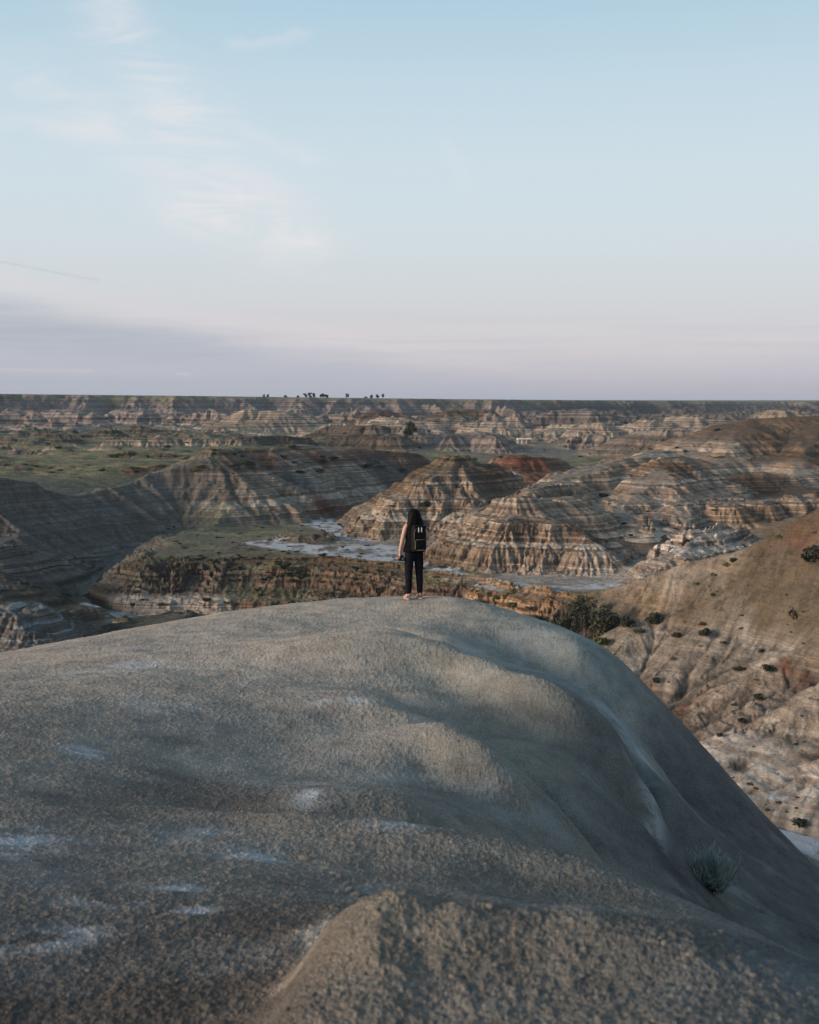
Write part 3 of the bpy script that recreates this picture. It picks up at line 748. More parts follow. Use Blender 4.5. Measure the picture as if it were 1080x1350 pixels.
FPIG = [(p, _fp(p[0], p[1], c), r) for p, c, r in FPIG]
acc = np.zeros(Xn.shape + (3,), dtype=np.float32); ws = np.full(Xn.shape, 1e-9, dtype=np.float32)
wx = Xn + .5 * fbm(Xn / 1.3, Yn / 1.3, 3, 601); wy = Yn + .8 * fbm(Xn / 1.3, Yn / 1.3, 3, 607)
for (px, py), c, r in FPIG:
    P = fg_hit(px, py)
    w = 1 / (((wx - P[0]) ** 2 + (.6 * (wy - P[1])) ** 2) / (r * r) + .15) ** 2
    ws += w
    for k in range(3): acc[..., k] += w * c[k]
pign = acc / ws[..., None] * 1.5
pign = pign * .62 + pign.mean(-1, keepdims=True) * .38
salt = np.zeros(Xn.shape, dtype=np.float32)
for px, py, rx, ry, s in [(418, 923, .14, .14, 1.6), (466, 926, .12, .12, 1.5), (118, 995, .2, .16, 1.6), (236, 1172, .11, .10, 1.6), (267, 1199, .10, .07, 1.7), (340, 1126, .22, .2, 1.0), (408, 1050, .12, .3, 1.1), (20, 1112, .3, .4, 1.2), (80, 1232, .16, .22, 1.1), (20, 1240, .2, .2, .8),
                        (190, 880, .5, .4, .9), (120, 888, .5, .3, .8), (210, 930, .4, .3, .7), (655, 1203, .10, .05, 1.3), (140, 1190, .2, .1, .8), (275, 1095, .2, .2, .7), (370, 1030, .3, .3, .5), (620, 855, .4, .4, .4), (520, 1085, .2, .2, .8), (800, 940, .5, 1.0, .5), (850, 1000, .2, .4, .8), (862, 1085, .14, .3, .9)]:
    P = fg_hit(px, py)
    salt = np.maximum(salt, s * np.exp(-((Xn - P[0]) / rx) ** 2 - ((Yn - P[1]) / ry) ** 2))
salt = np.maximum(salt, .35 * smooth(.1, .6, fbm(Xn / 1.2, Yn / .9, 3, 621)))
N = sheet_normals(Vn)
idx = np.arange(Vn.shape[0] * Vn.shape[1], dtype=np.int32).reshape(Vn.shape[:2])
Q = np.stack([idx[:-1, :-1], idx[:-1, 1:], idx[1:, 1:], idx[1:, :-1]], -1).reshape(-1, 4)
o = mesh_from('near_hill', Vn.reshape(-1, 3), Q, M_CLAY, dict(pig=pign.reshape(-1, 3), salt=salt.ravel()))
o['kind'] = 'structure'; o['label'] = 'rounded grey clay hill in the foreground with a crumbly crust'
print('near sheet', Vn.shape, time.time() - T0)

# ------------------------------------------------------------------ light and sky
SUN_EL, SUN_AZ = math.radians(12), math.radians(-112)      # azimuth from +Y towards +X
sun = bpy.data.lights.new('sun', 'SUN'); sun.energy = 3.9; sun.angle = math.radians(18); sun.color = (1.0, .83, .68)
so = bpy.data.objects.new('sun', sun); COL.objects.link(so)
from mathutils import Vector, Matrix, Quaternion
sd = Vector((math.sin(SUN_AZ) * math.cos(SUN_EL), math.cos(SUN_AZ) * math.cos(SUN_EL), math.sin(SUN_EL)))
so.rotation_euler = (-sd).to_track_quat('-Z', 'Y').to_euler()
W = bpy.data.worlds.new('World'); S.world = W; W.use_nodes = True
n = NT(W)
d = n.n('ShaderNodeTexCoord').outputs['Generated']
sp = n.n('ShaderNodeSeparateXYZ', inp={0: d})
el = n.math('MULTIPLY', n.math('ARCSINE', sp.outputs[2]), 180 / math.pi)
az = n.math('MULTIPLY', n.math('ARCTAN2', sp.outputs[0], sp.outputs[1]), 180 / math.pi)
en = n.math('DIVIDE', el, 90.0)
def L(r, g, b): return hexlin(r, g, b)
grad = n.ramp(en, [(0.0, L(164, 164, 178)), (.010, L(176, 174, 185)), (.030, L(194, 193, 199)), (.055, L(200, 203, 207)), (.085, L(200, 210, 215)), (.12, L(197, 211, 219)), (.16, L(186, 206, 217)), (.20, L(168, 196, 212)), (.27, L(134, 166, 190)), (.5, L(114, 144, 170)), (1, L(106, 134, 162))])
sky = n.n('ShaderNodeTexSky', sky_type='NISHITA', sun_disc=False, sun_elevation=SUN_EL, sun_rotation=SUN_AZ, air_density=1.0, dust_density=1.0, ozone_density=2.0)
nish = n.mix(1.0, sky.outputs[0], (.09, .09, .09), 'MULTIPLY')
col = n.mix(.07, grad, nish)
# pink belt low on the right
pk = n.math('MULTIPLY', n.math('POWER', 2.718, n.math('MULTIPLY', n.math('POWER', n.math('DIVIDE', n.math('SUBTRACT', el, 2.6), 1.5), 2.0), -1.0)), .22)
col = n.mix(pk, col, L(216, 202, 200))
# a little warmer and brighter towards the right middle, deeper blue top left and right
azn = n.math('DIVIDE', az, 20.0)
# thin high cloud drifting across the left, in (azimuth, elevation) space
ae = n.n('ShaderNodeCombineXYZ', inp={0: az, 1: el}).outputs[0]
def band(x0, y0, x1, y1, w, wb=3.0):
    """soft stroke between two points of the sky, in degrees"""
    dx, dy = x1 - x0, y1 - y0; Ln = math.hypot(dx, dy); ux, uy = dx / Ln, dy / Ln
    wob = n.math('MULTIPLY', n.math('SUBTRACT', n.noise(ae, .22, 4, .55), .5), wb)
    px = n.math('SUBTRACT', az, x0); py = n.math('ADD', n.math('SUBTRACT', el, y0), wob)
    t = n.math('ADD', n.math('MULTIPLY', px, ux), n.math('MULTIPLY', py, uy))
    s = n.math('ADD', n.math('MULTIPLY', px, -uy), n.math('MULTIPLY', py, ux))
    te = n.math('SUBTRACT', n.math('ABSOLUTE', n.math('SUBTRACT', t, Ln / 2)), Ln / 2)
    te = n.math('DIVIDE', n.math('MAXIMUM', te, 0.0), w * 1.6)
    q = n.math('ADD', n.math('POWER', n.math('ABSOLUTE', n.math('DIVIDE', s, w)), 2.0), n.math('POWER', te, 2.0))
    return n.math('POWER', 2.718, n.math('MULTIPLY', q, -1.0))
def addm(*a):
    r = a[0]
    for b in a[1:]: r = n.math('ADD', r, b)
    return r
wisp = n.ramp(n.noise(n.mapping(ae, (.28, 1.3, 1), (0, 0, math.radians(48))), .6, 8, .66, .9), [(.40, 0.0), (.66, 1.0)])
m1 = addm(band(-14, 16.5, -6, 8.6, 1.5), band(-16.5, 13.5, -9, 9.2, 1.3), n.math('MULTIPLY', band(-10, 8.6, -5.2, 7.0, 1.1), .9), n.math('MULTIPLY', band(-14, 19, -11, 12.5, 1.0), .6))
c1 = n.math('MULTIPLY', n.math('MULTIPLY', m1, n.math('ADD', n.math('MULTIPLY', wisp, .75), .12)), .42, clamp=True)
col = n.mix(c1, col, L(228, 219, 219))
fine = n.ramp(n.noise(n.mapping(ae, (.25, 1.6, 1), (0, 0, math.radians(-14))), .5, 5, .6, .3), [(.55, 0.0), (.72, 1.0)])
m2 = addm(band(-18, 12.0, -14, 11.8, .35), band(-8, 16.2, -5, 16.4, .3), band(-7.5, 12.4, -4.5, 11.4, .4), n.math('MULTIPLY', band(1.7, 11.8, 2.6, 10.0, .35), .6))
col = n.mix(n.math('MULTIPLY', m2, .2, clamp=True), col, L(222, 216, 219))
# grey low bank on the left, with a lit upper edge
wob = n.math('MULTIPLY', n.math('SUBTRACT', n.noise(n.mapping(ae, (.10, .5, 1)), 1.0, 5, .6), .5), 2.6)
edge = n.math('SUBTRACT', n.math('ADD', n.math('MULTIPLY', n.math('ADD', az, 19.0), -.155), 5.0), n.math('ADD', el, wob))   # >0 under the edge
left = n.n('ShaderNodeMapRange', interpolation_type='SMOOTHSTEP', inp={0: az, 1: 15.0, 2: -7.0, 3: 0.0, 4: 1.0}).outputs[0]
under = n.n('ShaderNodeMapRange', interpolation_type='SMOOTHSTEP', inp={0: edge, 1: -.1, 2: 1.5, 3: 0.0, 4: 1.0}).outputs[0]
low = n.n('ShaderNodeMapRange', interpolation_type='SMOOTHSTEP', inp={0: el, 1: .2, 2: 3.0, 3: .7, 4: 1.0}).outputs[0]
streak = n.ramp(n.noise(n.mapping(ae, (.10, 1.5, 1), (0, 0, math.radians(4))), .8, 5, .6), [(.3, .45), (.6, 1.0)])
rimm = n.math('MULTIPLY', n.math('POWER', 2.718, n.math('MULTIPLY', n.math('POWER', n.math('DIVIDE', n.math('ADD', edge, .35), .45), 2.0), -1.0)), left)
col = n.mix(n.math('MULTIPLY', rimm, .18, clamp=True), col, L(214, 203, 206))
gm = n.math('MULTIPLY', n.math('MULTIPLY', n.math('MULTIPLY', under, left), low), streak)
col = n.mix(n.math('MULTIPLY', gm, .9, clamp=True), col, L(163, 170, 181))
st2 = n.ramp(n.noise(n.mapping(ae, (.07, 1.7, 1), (0, 0, math.radians(3))), 1.0, 6, .62), [(.46, 0.0), (.66, 1.0)])
lowb = n.math('POWER', 2.718, n.math('MULTIPLY', n.math('POWER', n.math('DIVIDE', n.math('SUBTRACT', el, 2.1), 1.5), 2.0), -1.0))
col = n.mix(n.math('MULTIPLY', n.math('MULTIPLY', st2, lowb), .5), col, L(176, 178, 190))
# thin dark trail, far left, and two tiny lit clouds
tr = band(-20, 6.3, -14.4, 5.45, .05, .25)
col = n.mix(n.math('MULTIPLY', n.math('MULTIPLY', tr, n.noise(ae, 1.2, 3)), .55), col, L(160, 170, 184))
tc = addm(band(-18.8, 1.36, -14.8, 1.30, .07, .1), band(-10.9, 1.22, -10.4, 1.20, .07, .1))
col = n.mix(n.math('MULTIPLY', tc, .22, clamp=True), col, L(215, 196, 196))
# afterglow round the sun's bearing (left of the picture)
da = n.math('COSINE', n.math('MULTIPLY', n.math('SUBTRACT', az, math.degrees(SUN_AZ)), math.pi / 180))
glow = n.math('MULTIPLY', n.math('POWER', n.math('MAXIMUM', da, 0.0), 3.0), n.math('POWER', 2.718, n.math('MULTIPLY', n.math('POWER', n.math('DIVIDE', el, 16.0), 2.0), -1.0)))
col = n.mix(glow, col, (1.5, 1.0, .62))
down = n.n('ShaderNodeMapRange', inp={0: el, 1: -.6, 2: -1.2, 3: 0.0, 4: 1.0}).outputs[0]
col = n.mix(down, col, (.08, .075, .07))
bg = n.n('ShaderNodeBackground', inp={0: col, 1: 1.0}); out = n.n('ShaderNodeOutputWorld'); n.t.links.new(bg.outputs[0], out.inputs[0])

# ------------------------------------------------------------------ camera
cd = bpy.data.cameras.new('camera'); cam = bpy.data.objects.new('camera', cd); COL.objects.link(cam)
cd.sensor_fit = 'VERTICAL'; cd.sensor_height = 30.0; cd.sensor_width = 24.0; cd.lens = 35.0
cd.clip_start = .1; cd.clip_end = 30000
cam.rotation_euler = (math.pi / 2 - PITCH, 0, 0)
cd.dof.use_dof = True; cd.dof.focus_distance = 23.0; cd.dof.aperture_fstop = 3.5
S.camera = cam
S.view_settings.view_transform = 'Standard'; S.view_settings.look = 'None'; S.view_settings.exposure = .22; S.view_settings.gamma = 1
# ------------------------------------------------------------------ things
import bmesh
def link(o, parent=None):
    COL.objects.link(o)
    if parent is not None: o.parent = parent
    return o
def tag(o, label=None, cat=None, group=None, kind=None):
    if label: o['label'] = label
    if cat: o['category'] = cat
    if group: o['group'] = group
    if kind: o['kind'] = kind
    return o
def empty(name, loc, rz=0):
    o = bpy.data.objects.new(name, None); o.location = loc; o.rotation_euler = (0, 0, rz); o.empty_display_size = .1
    return link(o)
def mk(name, verts, faces, mat, parent=None, smooth_=True):
    me = bpy.data.meshes.new(name); me.from_pydata([tuple(v) for v in verts], [], faces)
    if smooth_: me.polygons.foreach_set('use_smooth', [True] * len(me.polygons))
    me.materials.append(mat); me.update()
    return link(bpy.data.objects.new(name, me), parent)
def gz(x, y): return float(ground(x, y)[0])

def tube(pts, rad, n=7, cap=True):
    """verts, faces of a tapered tube through pts"""
    V, Fc = [], []
    pts = [Vector(p) for p in pts]
    for i, p in enumerate(pts):
        t = (pts[min(i + 1, len(pts) - 1)] - pts[max(i - 1, 0)]).normalized()
        a = t.orthogonal().normalized(); b = t.cross(a)
        for k in range(n):
            an = 2 * math.pi * k / n
            V.append(p + (a * math.cos(an) + b * math.sin(an)) * rad[i])
    for i in range(len(pts) - 1):
        for k in range(n):
            Fc.append((i * n + k, i * n + (k + 1) % n, (i + 1) * n + (k + 1) % n, (i + 1) * n + k))
    if cap: Fc.append(tuple(range(n - 1, -1, -1))); Fc.append(tuple((len(pts) - 1) * n + k for k in range(n)))
    return V, Fc
def merge(*ms):
    V, Fc = [], []
    for v, f in ms:
        o = len(V); V += list(v); Fc += [tuple(i + o for i in q) for q in f]
    return V, Fc

def leafmat(name, c1, c2, c3):
    m = newmat(name); n = NT(m)
    pos = n.n('ShaderNodeTexCoord').outputs['Object']
    r = n.n('ShaderNodeObjectInfo').outputs['Random']
    a = n.noise(pos, 1.3, 3, .6); b = n.noise(pos, 9, 2, .6)
    col = n.mix(n.ramp(a, [(.38, 0.0), (.62, 1.0)]), c1, c2)
    col = n.mix(n.ramp(b, [(.5, 0.0), (.75, .8)]), col, c3)
    col = n.mix(n.math('MULTIPLY', r, .35), col, c1)
    n.done(col, .8, spec=.15)
    return m
M_SAGE = leafmat('sage_leaf', (.055, .058, .035), (.085, .085, .052), (.14, .14, .10))
M_DARK = leafmat('dark_leaf', (.028, .032, .022), (.048, .05, .03), (.08, .08, .045))
M_OLIV = leafmat('olive_leaf', (.07, .075, .03), (.12, .12, .05), (.16, .155, .07))
M_BARK = simple('bark', (.07, .055, .045), (.14, .115, .09), 6)
M_RUST = leafmat('rust_leaf', (.07, .045, .035), (.11, .065, .045), (.15, .10, .07))

def leaf_blob(rng, lobes, n, size, flat=.6):
    V, Fc = [], []
    for i in range(n):
        c, r = lobes[rng.integers(len(lobes))]
        d = rng.normal(size=3); d /= np.linalg.norm(d)
        rad = rng.uniform(.35, 1.0) ** .5 * (1 + .18 * rng.normal())
        p = np.array(c) + d * np.array(r) * rad
        if p[2] < .02: p[2] = abs(p[2]) * .5 + .02
        nrm = d + rng.normal(size=3) * .7; nrm /= np.linalg.norm(nrm)
        a = np.cross(nrm, rng.normal(size=3)); a /= np.linalg.norm(a); b = np.cross(nrm, a)
        s = size * rng.uniform(.5, 1.3)
        k = len(V)
        V += [p - a * s - b * s * flat * .6, p + a * s * .7 - b * s * flat, p + a * s + b * s * flat * .5, p - a * s * .4 + b * s * flat]
        Fc.append((k, k + 1, k + 2, k + 3))
    return V, Fc

def bush_mesh(name, seed, mat, n=260, r=(1, 1, .62), size=.13):
    rng = np.random.default_rng(seed)
    lobes = []
    for i in range(7):
        a = rng.uniform(0, 6.28); q = rng.uniform(.15, .62)
        lobes.append(((r[0] * q * math.cos(a), r[1] * q * math.sin(a), r[2] * rng.uniform(.3, .8)), (r[0] * rng.uniform(.25, .5), r[1] * rng.uniform(.25, .5), r[2] * rng.uniform(.3, .55))))
    V, Fc = leaf_blob(rng, lobes, n, size)
    for i in range(6):
        l = lobes[i][0]
        v, f = tube([(0, 0, -.3), (l[0] * .5, l[1] * .5, l[2] * .5), l], [.05, .03, .012], 4)
        o = len(V); V += v; Fc += [tuple(j + o for j in q) for q in f]
    me = bpy.data.meshes.new(name); me.from_pydata([tuple(v) for v in V], [], Fc); me.materials.append(mat); me.update()
    return me
BUSH = {k: [bush_mesh('shrub', s + i, m, sz, rr_, ls) for i in range(3)] for k, (s, m, sz, rr_, ls) in
        {'sage': (1, M_SAGE, 240, (1, 1, .6), .15), 'dark': (11, M_DARK, 320, (1, 1, .8), .15), 'olive': (21, M_OLIV, 260, (1, 1, .6), .15), 'rust': (31, M_RUST, 200, (1, 1, .45), .14)}.items()}
brng = random.Random(3)
def shrub(p, r, kind, label, group, h=1.0):
    o = bpy.data.objects.new('shrub', BUSH[kind][brng.randrange(3)]); link(o)
    o.location = (p[0], p[1], p[2] - .05 * r); o.rotation_euler = (brng.uniform(-.1, .1), brng.uniform(-.1, .1), brng.uniform(0, 6.28))
    o.scale = (r, r * brng.uniform(.8, 1.1), r * h * brng.uniform(.8, 1.15))
    return tag(o, label, 'shrub', group)

GS = 'shrubs on the near clay slope'
for px, py, r, kind, h, lab in [
    (1072, 740, 2.5, 'dark', 1.1, 'big dark bush cut by the right edge on the olive brown slope'),
    (1026, 711, .9, 'olive', 1, 'green bush high on the reddish crest of the near slope'),
    (957, 746, 1.15, 'olive', 1, 'green bush on the shoulder of the near slope above the olive soil'),
    (967, 741, .95, 'dark', 1, 'dark bush touching the green bush on the shoulder of the slope'),
    (940, 759, .8, 'sage', .8, 'grey shrub on the left shoulder of the near slope'),
    (918, 771, .75, 'sage', .8, 'grey shrub low on the left shoulder of the near slope near the stream bed'),
    (1044, 815, 1.7, 'rust', 1.2, 'dark reddish thicket just under the smooth olive brown soil'),
    (931, 838, 1.25, 'dark', 1, 'round dark bush at the foot of the brown soil, middle of the near slope'),
    (927, 824, .9, 'rust', 1, 'rusty shrub just above the round dark bush on the near slope'),
    (892, 841, 1.0, 'dark', .9, 'dark green bush on the left part of the near slope under the brown soil'),
    (955, 849, .8, 'sage', .9, 'grey green shrub on pale clay right of the round dark bush'),
    (889, 870, .75, 'olive', .8, 'small olive bush on the left part of the clay slope'),
    (865, 900, .85, 'dark', .8, 'lone dark bush on the cream clay near the left tip of the slope'),
    (978, 953, .9, 'dark', .7, 'dark shrub in a rill in the middle of the lower clay slope'),
    (950, 971, .7, 'dark', .8, 'small dark shrub by the rills above the red ledge'),
    (1000, 922, 1.2, 'dark', .7, 'wide dark shrub below the red gully on the slope'),
    (1010, 885, 1.4, 'dark', .8, 'dark shrub inside the red gully on the slope'),
    (1003, 860, .9, 'sage', .8, 'grey shrub at the upper edge of the red gully'),
    (976, 884, 1.0, 'dark', .7, 'low dark shrub left of the red gully'),
    (1053, 1090, 1.5, 'dark', .7, 'dark shrub by the white stream bed in the lower right corner')]:
    shrub(ter_hit(px, py), r, kind, lab, GS, h)
for px, py, r, kind, h, lab in [(560, 668, 2.0, 'dark', .8, 'dark shrub cluster on the flank of the pointed cone hill'), (518, 667, 1.7, 'olive', .4, 'low green shrub left on the flank of the pointed cone hill'), (603, 643, 1.5, 'dark', .5, 'small dark shrub high on the flank of the cone hill'),
                            (553, 674, 1.2, 'sage', .7, 'little grey shrub beside the dark cluster on the cone hill'), (795, 655, 1.8, 'dark', .6, 'dark shrub in the ravine left of the banded hill'), (905, 715, 1.3, 'dark', .7, 'dark shrub between the pale fin and the banded hill')]:
    shrub(ter_hit(px, py), r, kind, lab, 'shrubs on the banded hills', h)
GG = 'bushes in the gully'
for px, py, r, kind, h, lab in [(828, 826, 1.7, 'dark', 1, 'round dark bush under the orange bank, right of the dense thicket'), (862, 822, 2.0, 'dark', 1, 'wide dark bush at the foot of the near slope beside the orange bank'), (843, 834, 1.3, 'sage', .9, 'grey bush between two dark bushes under the orange bank'),
                            (792, 850, 2.0, 'olive', .9, 'pale olive bush below the dense thicket'), (779, 864, 2.2, 'olive', .8, 'olive bush just above the edge of the foreground hill'), (709, 820, 1.7, 'dark', .8, 'dark bush near the foreground crest, left of the thicket'),
                            (729, 831, 1.6, 'dark', .9, 'dark bush leaning on the left of the dense thicket'), (676, 800, 1.6, 'olive', .8, 'olive scrub on the bank right behind the crest'), (700, 803, 1.2, 'rust', .8, 'rusty scrub on the bank behind the crest'), (655, 790, 1.2, 'olive', .7, 'low green scrub on top of the bank behind the crest')]:
    shrub(ter_hit(px, py), r, kind, lab, GG, h)
# loose scatter, nothing tells one from another
def scatter(n, x0, x1, y0, y1, kinds, r0, r1, label, group, ok=None, h=.7, d0=70):
    c = 0; tries = 0
    while c < n and tries < n * 12:
        tries += 1
        px, py = brng.uniform(x0, x1), brng.uniform(y0, y1)
        if ok and not ok(px, py): continue
        p = ter_hit(px, py, d0)
        if p[1] > 2000: continue
        shrub(p, brng.uniform(r0, r1), brng.choice(kinds), label, group, h); c += 1
scatter(48, 800, 1080, 800, 1080, ['sage', 'dark', 'sage', 'rust'], .16, .6, 'tiny shrub among many dotted over the pale near clay slope', 'tiny shrubs dotted over the near slope', lambda x, y: y > 880 + (860 - x) * 2 and y < 900 + (x - 800) * .9 + 60)
scatter(9, 900, 1080, 680, 800, ['sage', 'dark'], .25, .6, 'tiny shrub on the smooth brown upper part of the near slope', 'tiny shrubs on the brown upper slope', lambda x, y: y > 800 - (x - 880) * .6)
scatter(110, 130, 600, 725, 800, ['dark', 'olive', 'rust', 'sage', 'dark'], .5, 1.5, 'low scrub bush on the broken bank left of the person', 'scrub on the broken bank', lambda x, y: y > 800 - (x - 100) * .55 and y < 815 - (x - 300) * .05, .6)
scatter(85, 215, 500, 692, 745, ['olive', 'dark', 'sage'], .4, 1.0, 'low sagebrush on the green flat by the white stream bed', 'sagebrush on the green flat', None, .5)
scatter(60, 0, 560, 560, 625, ['dark', 'olive', 'dark'], .9, 2.4, 'far dark shrub in the green rolling fields', 'far shrubs in the rolling fields', None, .5, 350)
scatter(26, 560, 1000, 560, 620, ['dark', 'olive'], .9, 2.2, 'far dark shrub near the green flat beyond the cone hill', 'far shrubs by the green flat', None, .55, 400)
scatter(10, 740, 1000, 640, 760, ['dark', 'sage'], .4, 1.0, 'small shrub caught in the bands of the pale hills', 'small shrubs on the pale banded hills', None, .6)

# trees: trunk and crown
def tree(name, p, h, r, label, group, seed, mat=M_DARK, n=420, leaf=.3, lift=.25, trunks=1):
    rng = np.random.default_rng(seed)
    t = empty(name, (p[0], p[1], p[2] - .1), rng.uniform(0, 6))
    V, Fc = [], []
    lobes = []
    for i in range(9):
        a = rng.uniform(0, 6.28); q = rng.uniform(.1, .7) * r
        zz = h * rng.uniform(lift + .1, .85)
        lobes.append(((q * math.cos(a), q * math.sin(a), zz), (r * rng.uniform(.3, .52), r * rng.uniform(.3, .52), h * rng.uniform(.12, .22))))
    for k in range(trunks):
        o = (rng.uniform(-.3, .3) * r * (trunks > 1), rng.uniform(-.3, .3) * r * (trunks > 1))
        v, f = tube([(o[0], o[1], -.4), (o[0] * 1.1, o[1], h * .25), (o[0] * .5, o[1] * .5, h * .6)], [h * .035, h * .026, h * .012], 6)
        V, Fc = merge((V, Fc), (v, f))
    for l, _ in lobes[:6]:
        v, f = tube([(0, 0, h * .2), (l[0] * .5, l[1] * .5, (l[2] + h * .2) * .5), l], [h * .018, h * .012, h * .004], 5)
        V, Fc = merge((V, Fc), (v, f))
    mk('trunk', V, Fc, M_BARK, t)
    v, f = leaf_blob(rng, lobes, n, leaf)
    mk('crown', v, f, mat, t, False)
    return tag(t, label, 'tree', group)
# dense thicket of small trees in the gully
for k, (px, py, h, r, lab) in enumerate([(752, 832, 6.0, 2.6, 'left tree of the dense dark thicket below the orange bank'), (768, 842, 7.2, 3.0, 'tallest dark tree in the middle of the thicket below the orange bank'), (788, 838, 6.4, 2.7, 'right tree of the dense dark thicket below the orange bank'), (765, 820, 5.0, 2.4, 'rear tree of the dark thicket, right against the bank'), (740, 845, 4.0, 2.6, 'low wide tree at the left foot of the dark thicket'), (802, 832, 3.6, 2.0, 'lowest tree at the right end of the dark thicket')]):
    tree('small_tree', ter_hit(px, py), h, r, lab, 'trees of the gully thicket', 40 + k, M_DARK if k != 2 else M_SAGE, 700, .24, .05, 2)
p = ter_hit(541, 578, 500)
sc = p[1] / 1575
tree('broad_tree', p, 21 * sc, 12 * sc, 'single broad dark tree in the middle distance before pale cliffs', None, 60, M_DARK, 900, .55, .06, 2)
# trees on the skyline
k = 0
for px, hpx, wpx, lab in [(348, 3.2, 3, 'leftmost tiny tree of the close pair far left on the skyline'), (353, 3.6, 3, 'right tree of the close pair far left on the skyline'), (376, 2.6, 4.5, 'low round skyline tree alone between the pair and the first clump'), (393, 2.2, 3, 'tiny skyline tree just left of the first dense clump'),
                     (403, 5.5, 5, 'leftmost tree of the larger dense clump on the skyline'), (409, 6.2, 5, 'second tree from the left in the larger skyline clump'), (414, 6.0, 4.5, 'rightmost tree of the larger dense clump on the skyline'),
                     (423, 4.6, 4, 'left tree of the second skyline clump'), (426, 6.0, 5, 'middle tree of the second skyline clump'), (430, 4.8, 4.5, 'right tree of the second skyline clump'),
                     (458, 6.2, 4.2, 'upright skyline tree standing alone between the clumps'), (483, 2.4, 4.5, 'low flat skyline bush at the left end of the right row'), (490, 5.0, 5, 'broad skyline tree in the right row'), (497.5, 6.0, 4.5, 'tallest skyline tree in the right row'), (505, 5.6, 3, 'thin leaning skyline tree at the right end of the row')]:
    D = float(rim(np.array([at(px, 525, 1500)[0]]))[0][0]) + 90
    x = at(px, 525, D)[0]
    sc = D / 1575
    tree('skyline_tree', (x, D, gz(x, D)), hpx * sc * 1.05, wpx * sc * .62, lab, 'trees on the skyline', 70 + k, M_DARK, 260, .75, .12)
    k += 1

# picnic shelter with white roof
M_WHITE = simple('white_roof', (.74, .72, .70), (.82, .80, .78), 3); M_POST = simple('shelter_post', (.5, .42, .34), (.6, .5, .4), 3); M_WALLP = simple('shelter_wall', (.25, .22, .2), (.32, .28, .25), 2)
def boxm(c, s):
    v = [(c[0] + a * s[0] / 2, c[1] + b * s[1] / 2, c[2] + d * s[2] / 2) for a in (-1, 1) for b in (-1, 1) for d in (-1, 1)]
    return v, [(0, 1, 3, 2), (4, 6, 7, 5), (0, 4, 5, 1), (2, 3, 7, 6), (0, 2, 6, 4), (1, 5, 7, 3)]
p = ter_hit(691, 585, 500); sc = p[1] / 1575
sh = empty('picnic_shelter', (p[0], p[1], p[2] - .1), .12)
tag(sh, 'small open shelter with a long white flat roof on the far flat', 'shelter')
Wd = 19 * sc; Hh = 6.5 * sc
mk('roof', *merge(boxm((0, 0, Hh), (Wd, Wd * .35, .45)), boxm((0, 0, Hh + .3), (Wd * .96, Wd * .3, .2))), M_WHITE, sh, False)
for a in (-1, -.35, .3):
    for b in (-1, 1): mk('post', *boxm((a * Wd * .45, b * Wd * .14, Hh / 2 - .12), (.5, .5, Hh - .25)), M_POST, sh, False)
mk('wall', *boxm((Wd * .28, Wd * .03, Hh * .45 - .1), (Wd * .36, Wd * .18, Hh * .9 - .2)), M_WALLP, sh, False)

# ------------------------------------------------------------------ near hill details
def fgz(x, y): return float(fg_height(np.array([x], dtype=np.float32), np.array([y], dtype=np.float32))[0])
def fghit2(px, py): return fg_hit(px, py, lambda x, y: fg_height(x, y, False))
M_STONE = simple('clay_stone', (.17, .145, .12), (.30, .265, .225), 25, .95, .1, .6, .01)
srng = random.Random(8)
def stone_mesh(seed):
    bm = bmesh.new(); bmesh.ops.create_icosphere(bm, subdivisions=2, radius=1)
    r = random.Random(seed); off = r.uniform(0, 99)
    from mathutils import noise as mn
    for v in bm.verts:
        v.co *= 1 + .32 * mn.noise(v.co * 1.1 + Vector((off, 0, 0))) + .12 * mn.noise(v.co * 3 + Vector((off, 5, 0)))
    me = bpy.data.meshes.new('stone'); bm.to_mesh(me); bm.free(); me.materials.append(M_STONE); return me
STM = [stone_mesh(i) for i in range(5)]
for k, (px, py, r, lab) in enumerate([(448, 1158, .022, 'flat pale clod at the top of the broken crust patch above the knoll'), (440, 1154, .018, 'small brown clod left in the top of the broken crust patch'), (458, 1166, .016, 'small clod just below the flat pale clod'), (462, 1176, .02, 'brown clod between the two pale patches of the broken crust'),
                                  (470, 1182, .022, 'clod at the lower right of the broken crust patch'), (446, 1178, .018, 'lone clod at the lower left of the broken crust patch'), (402, 1134, .026, 'brown clod standing alone up left of the broken crust patch'), (500, 1330 - 230, .014, 'tiny clod on the near lobe above the crust patch')]):
    p = fghit2(px, py)
    o = link(bpy.data.objects.new('clod', STM[k % 5])); o.location = (p[0], p[1], fgz(p[0], p[1]) + r * .3); o.scale = (r * 1.5, r, r * .7); o.rotation_euler = (0, 0, srng.uniform(0, 6))
    tag(o, lab, 'clod', 'clods of the broken crust')
for k in range(130):
    px, py = srng.uniform(0, 1000), srng.choice([srng.uniform(1060, 1340), srng.uniform(880, 1060)])
    p = fghit2(px, py)
    if p[1] < 2.6: continue
    r = srng.uniform(.004, .012)
    o = link(bpy.data.objects.new('pebble', STM[k % 5])); o.location = (p[0], p[1], fgz(p[0], p[1]) + r * .3); o.scale = (r * 1.3, r, r * .7); o.rotation_euler = (0, 0, srng.uniform(0, 6))
    tag(o, 'loose clay pebble lying on the crumbly foreground hill', 'pebble', 'loose pebbles on the foreground hill')

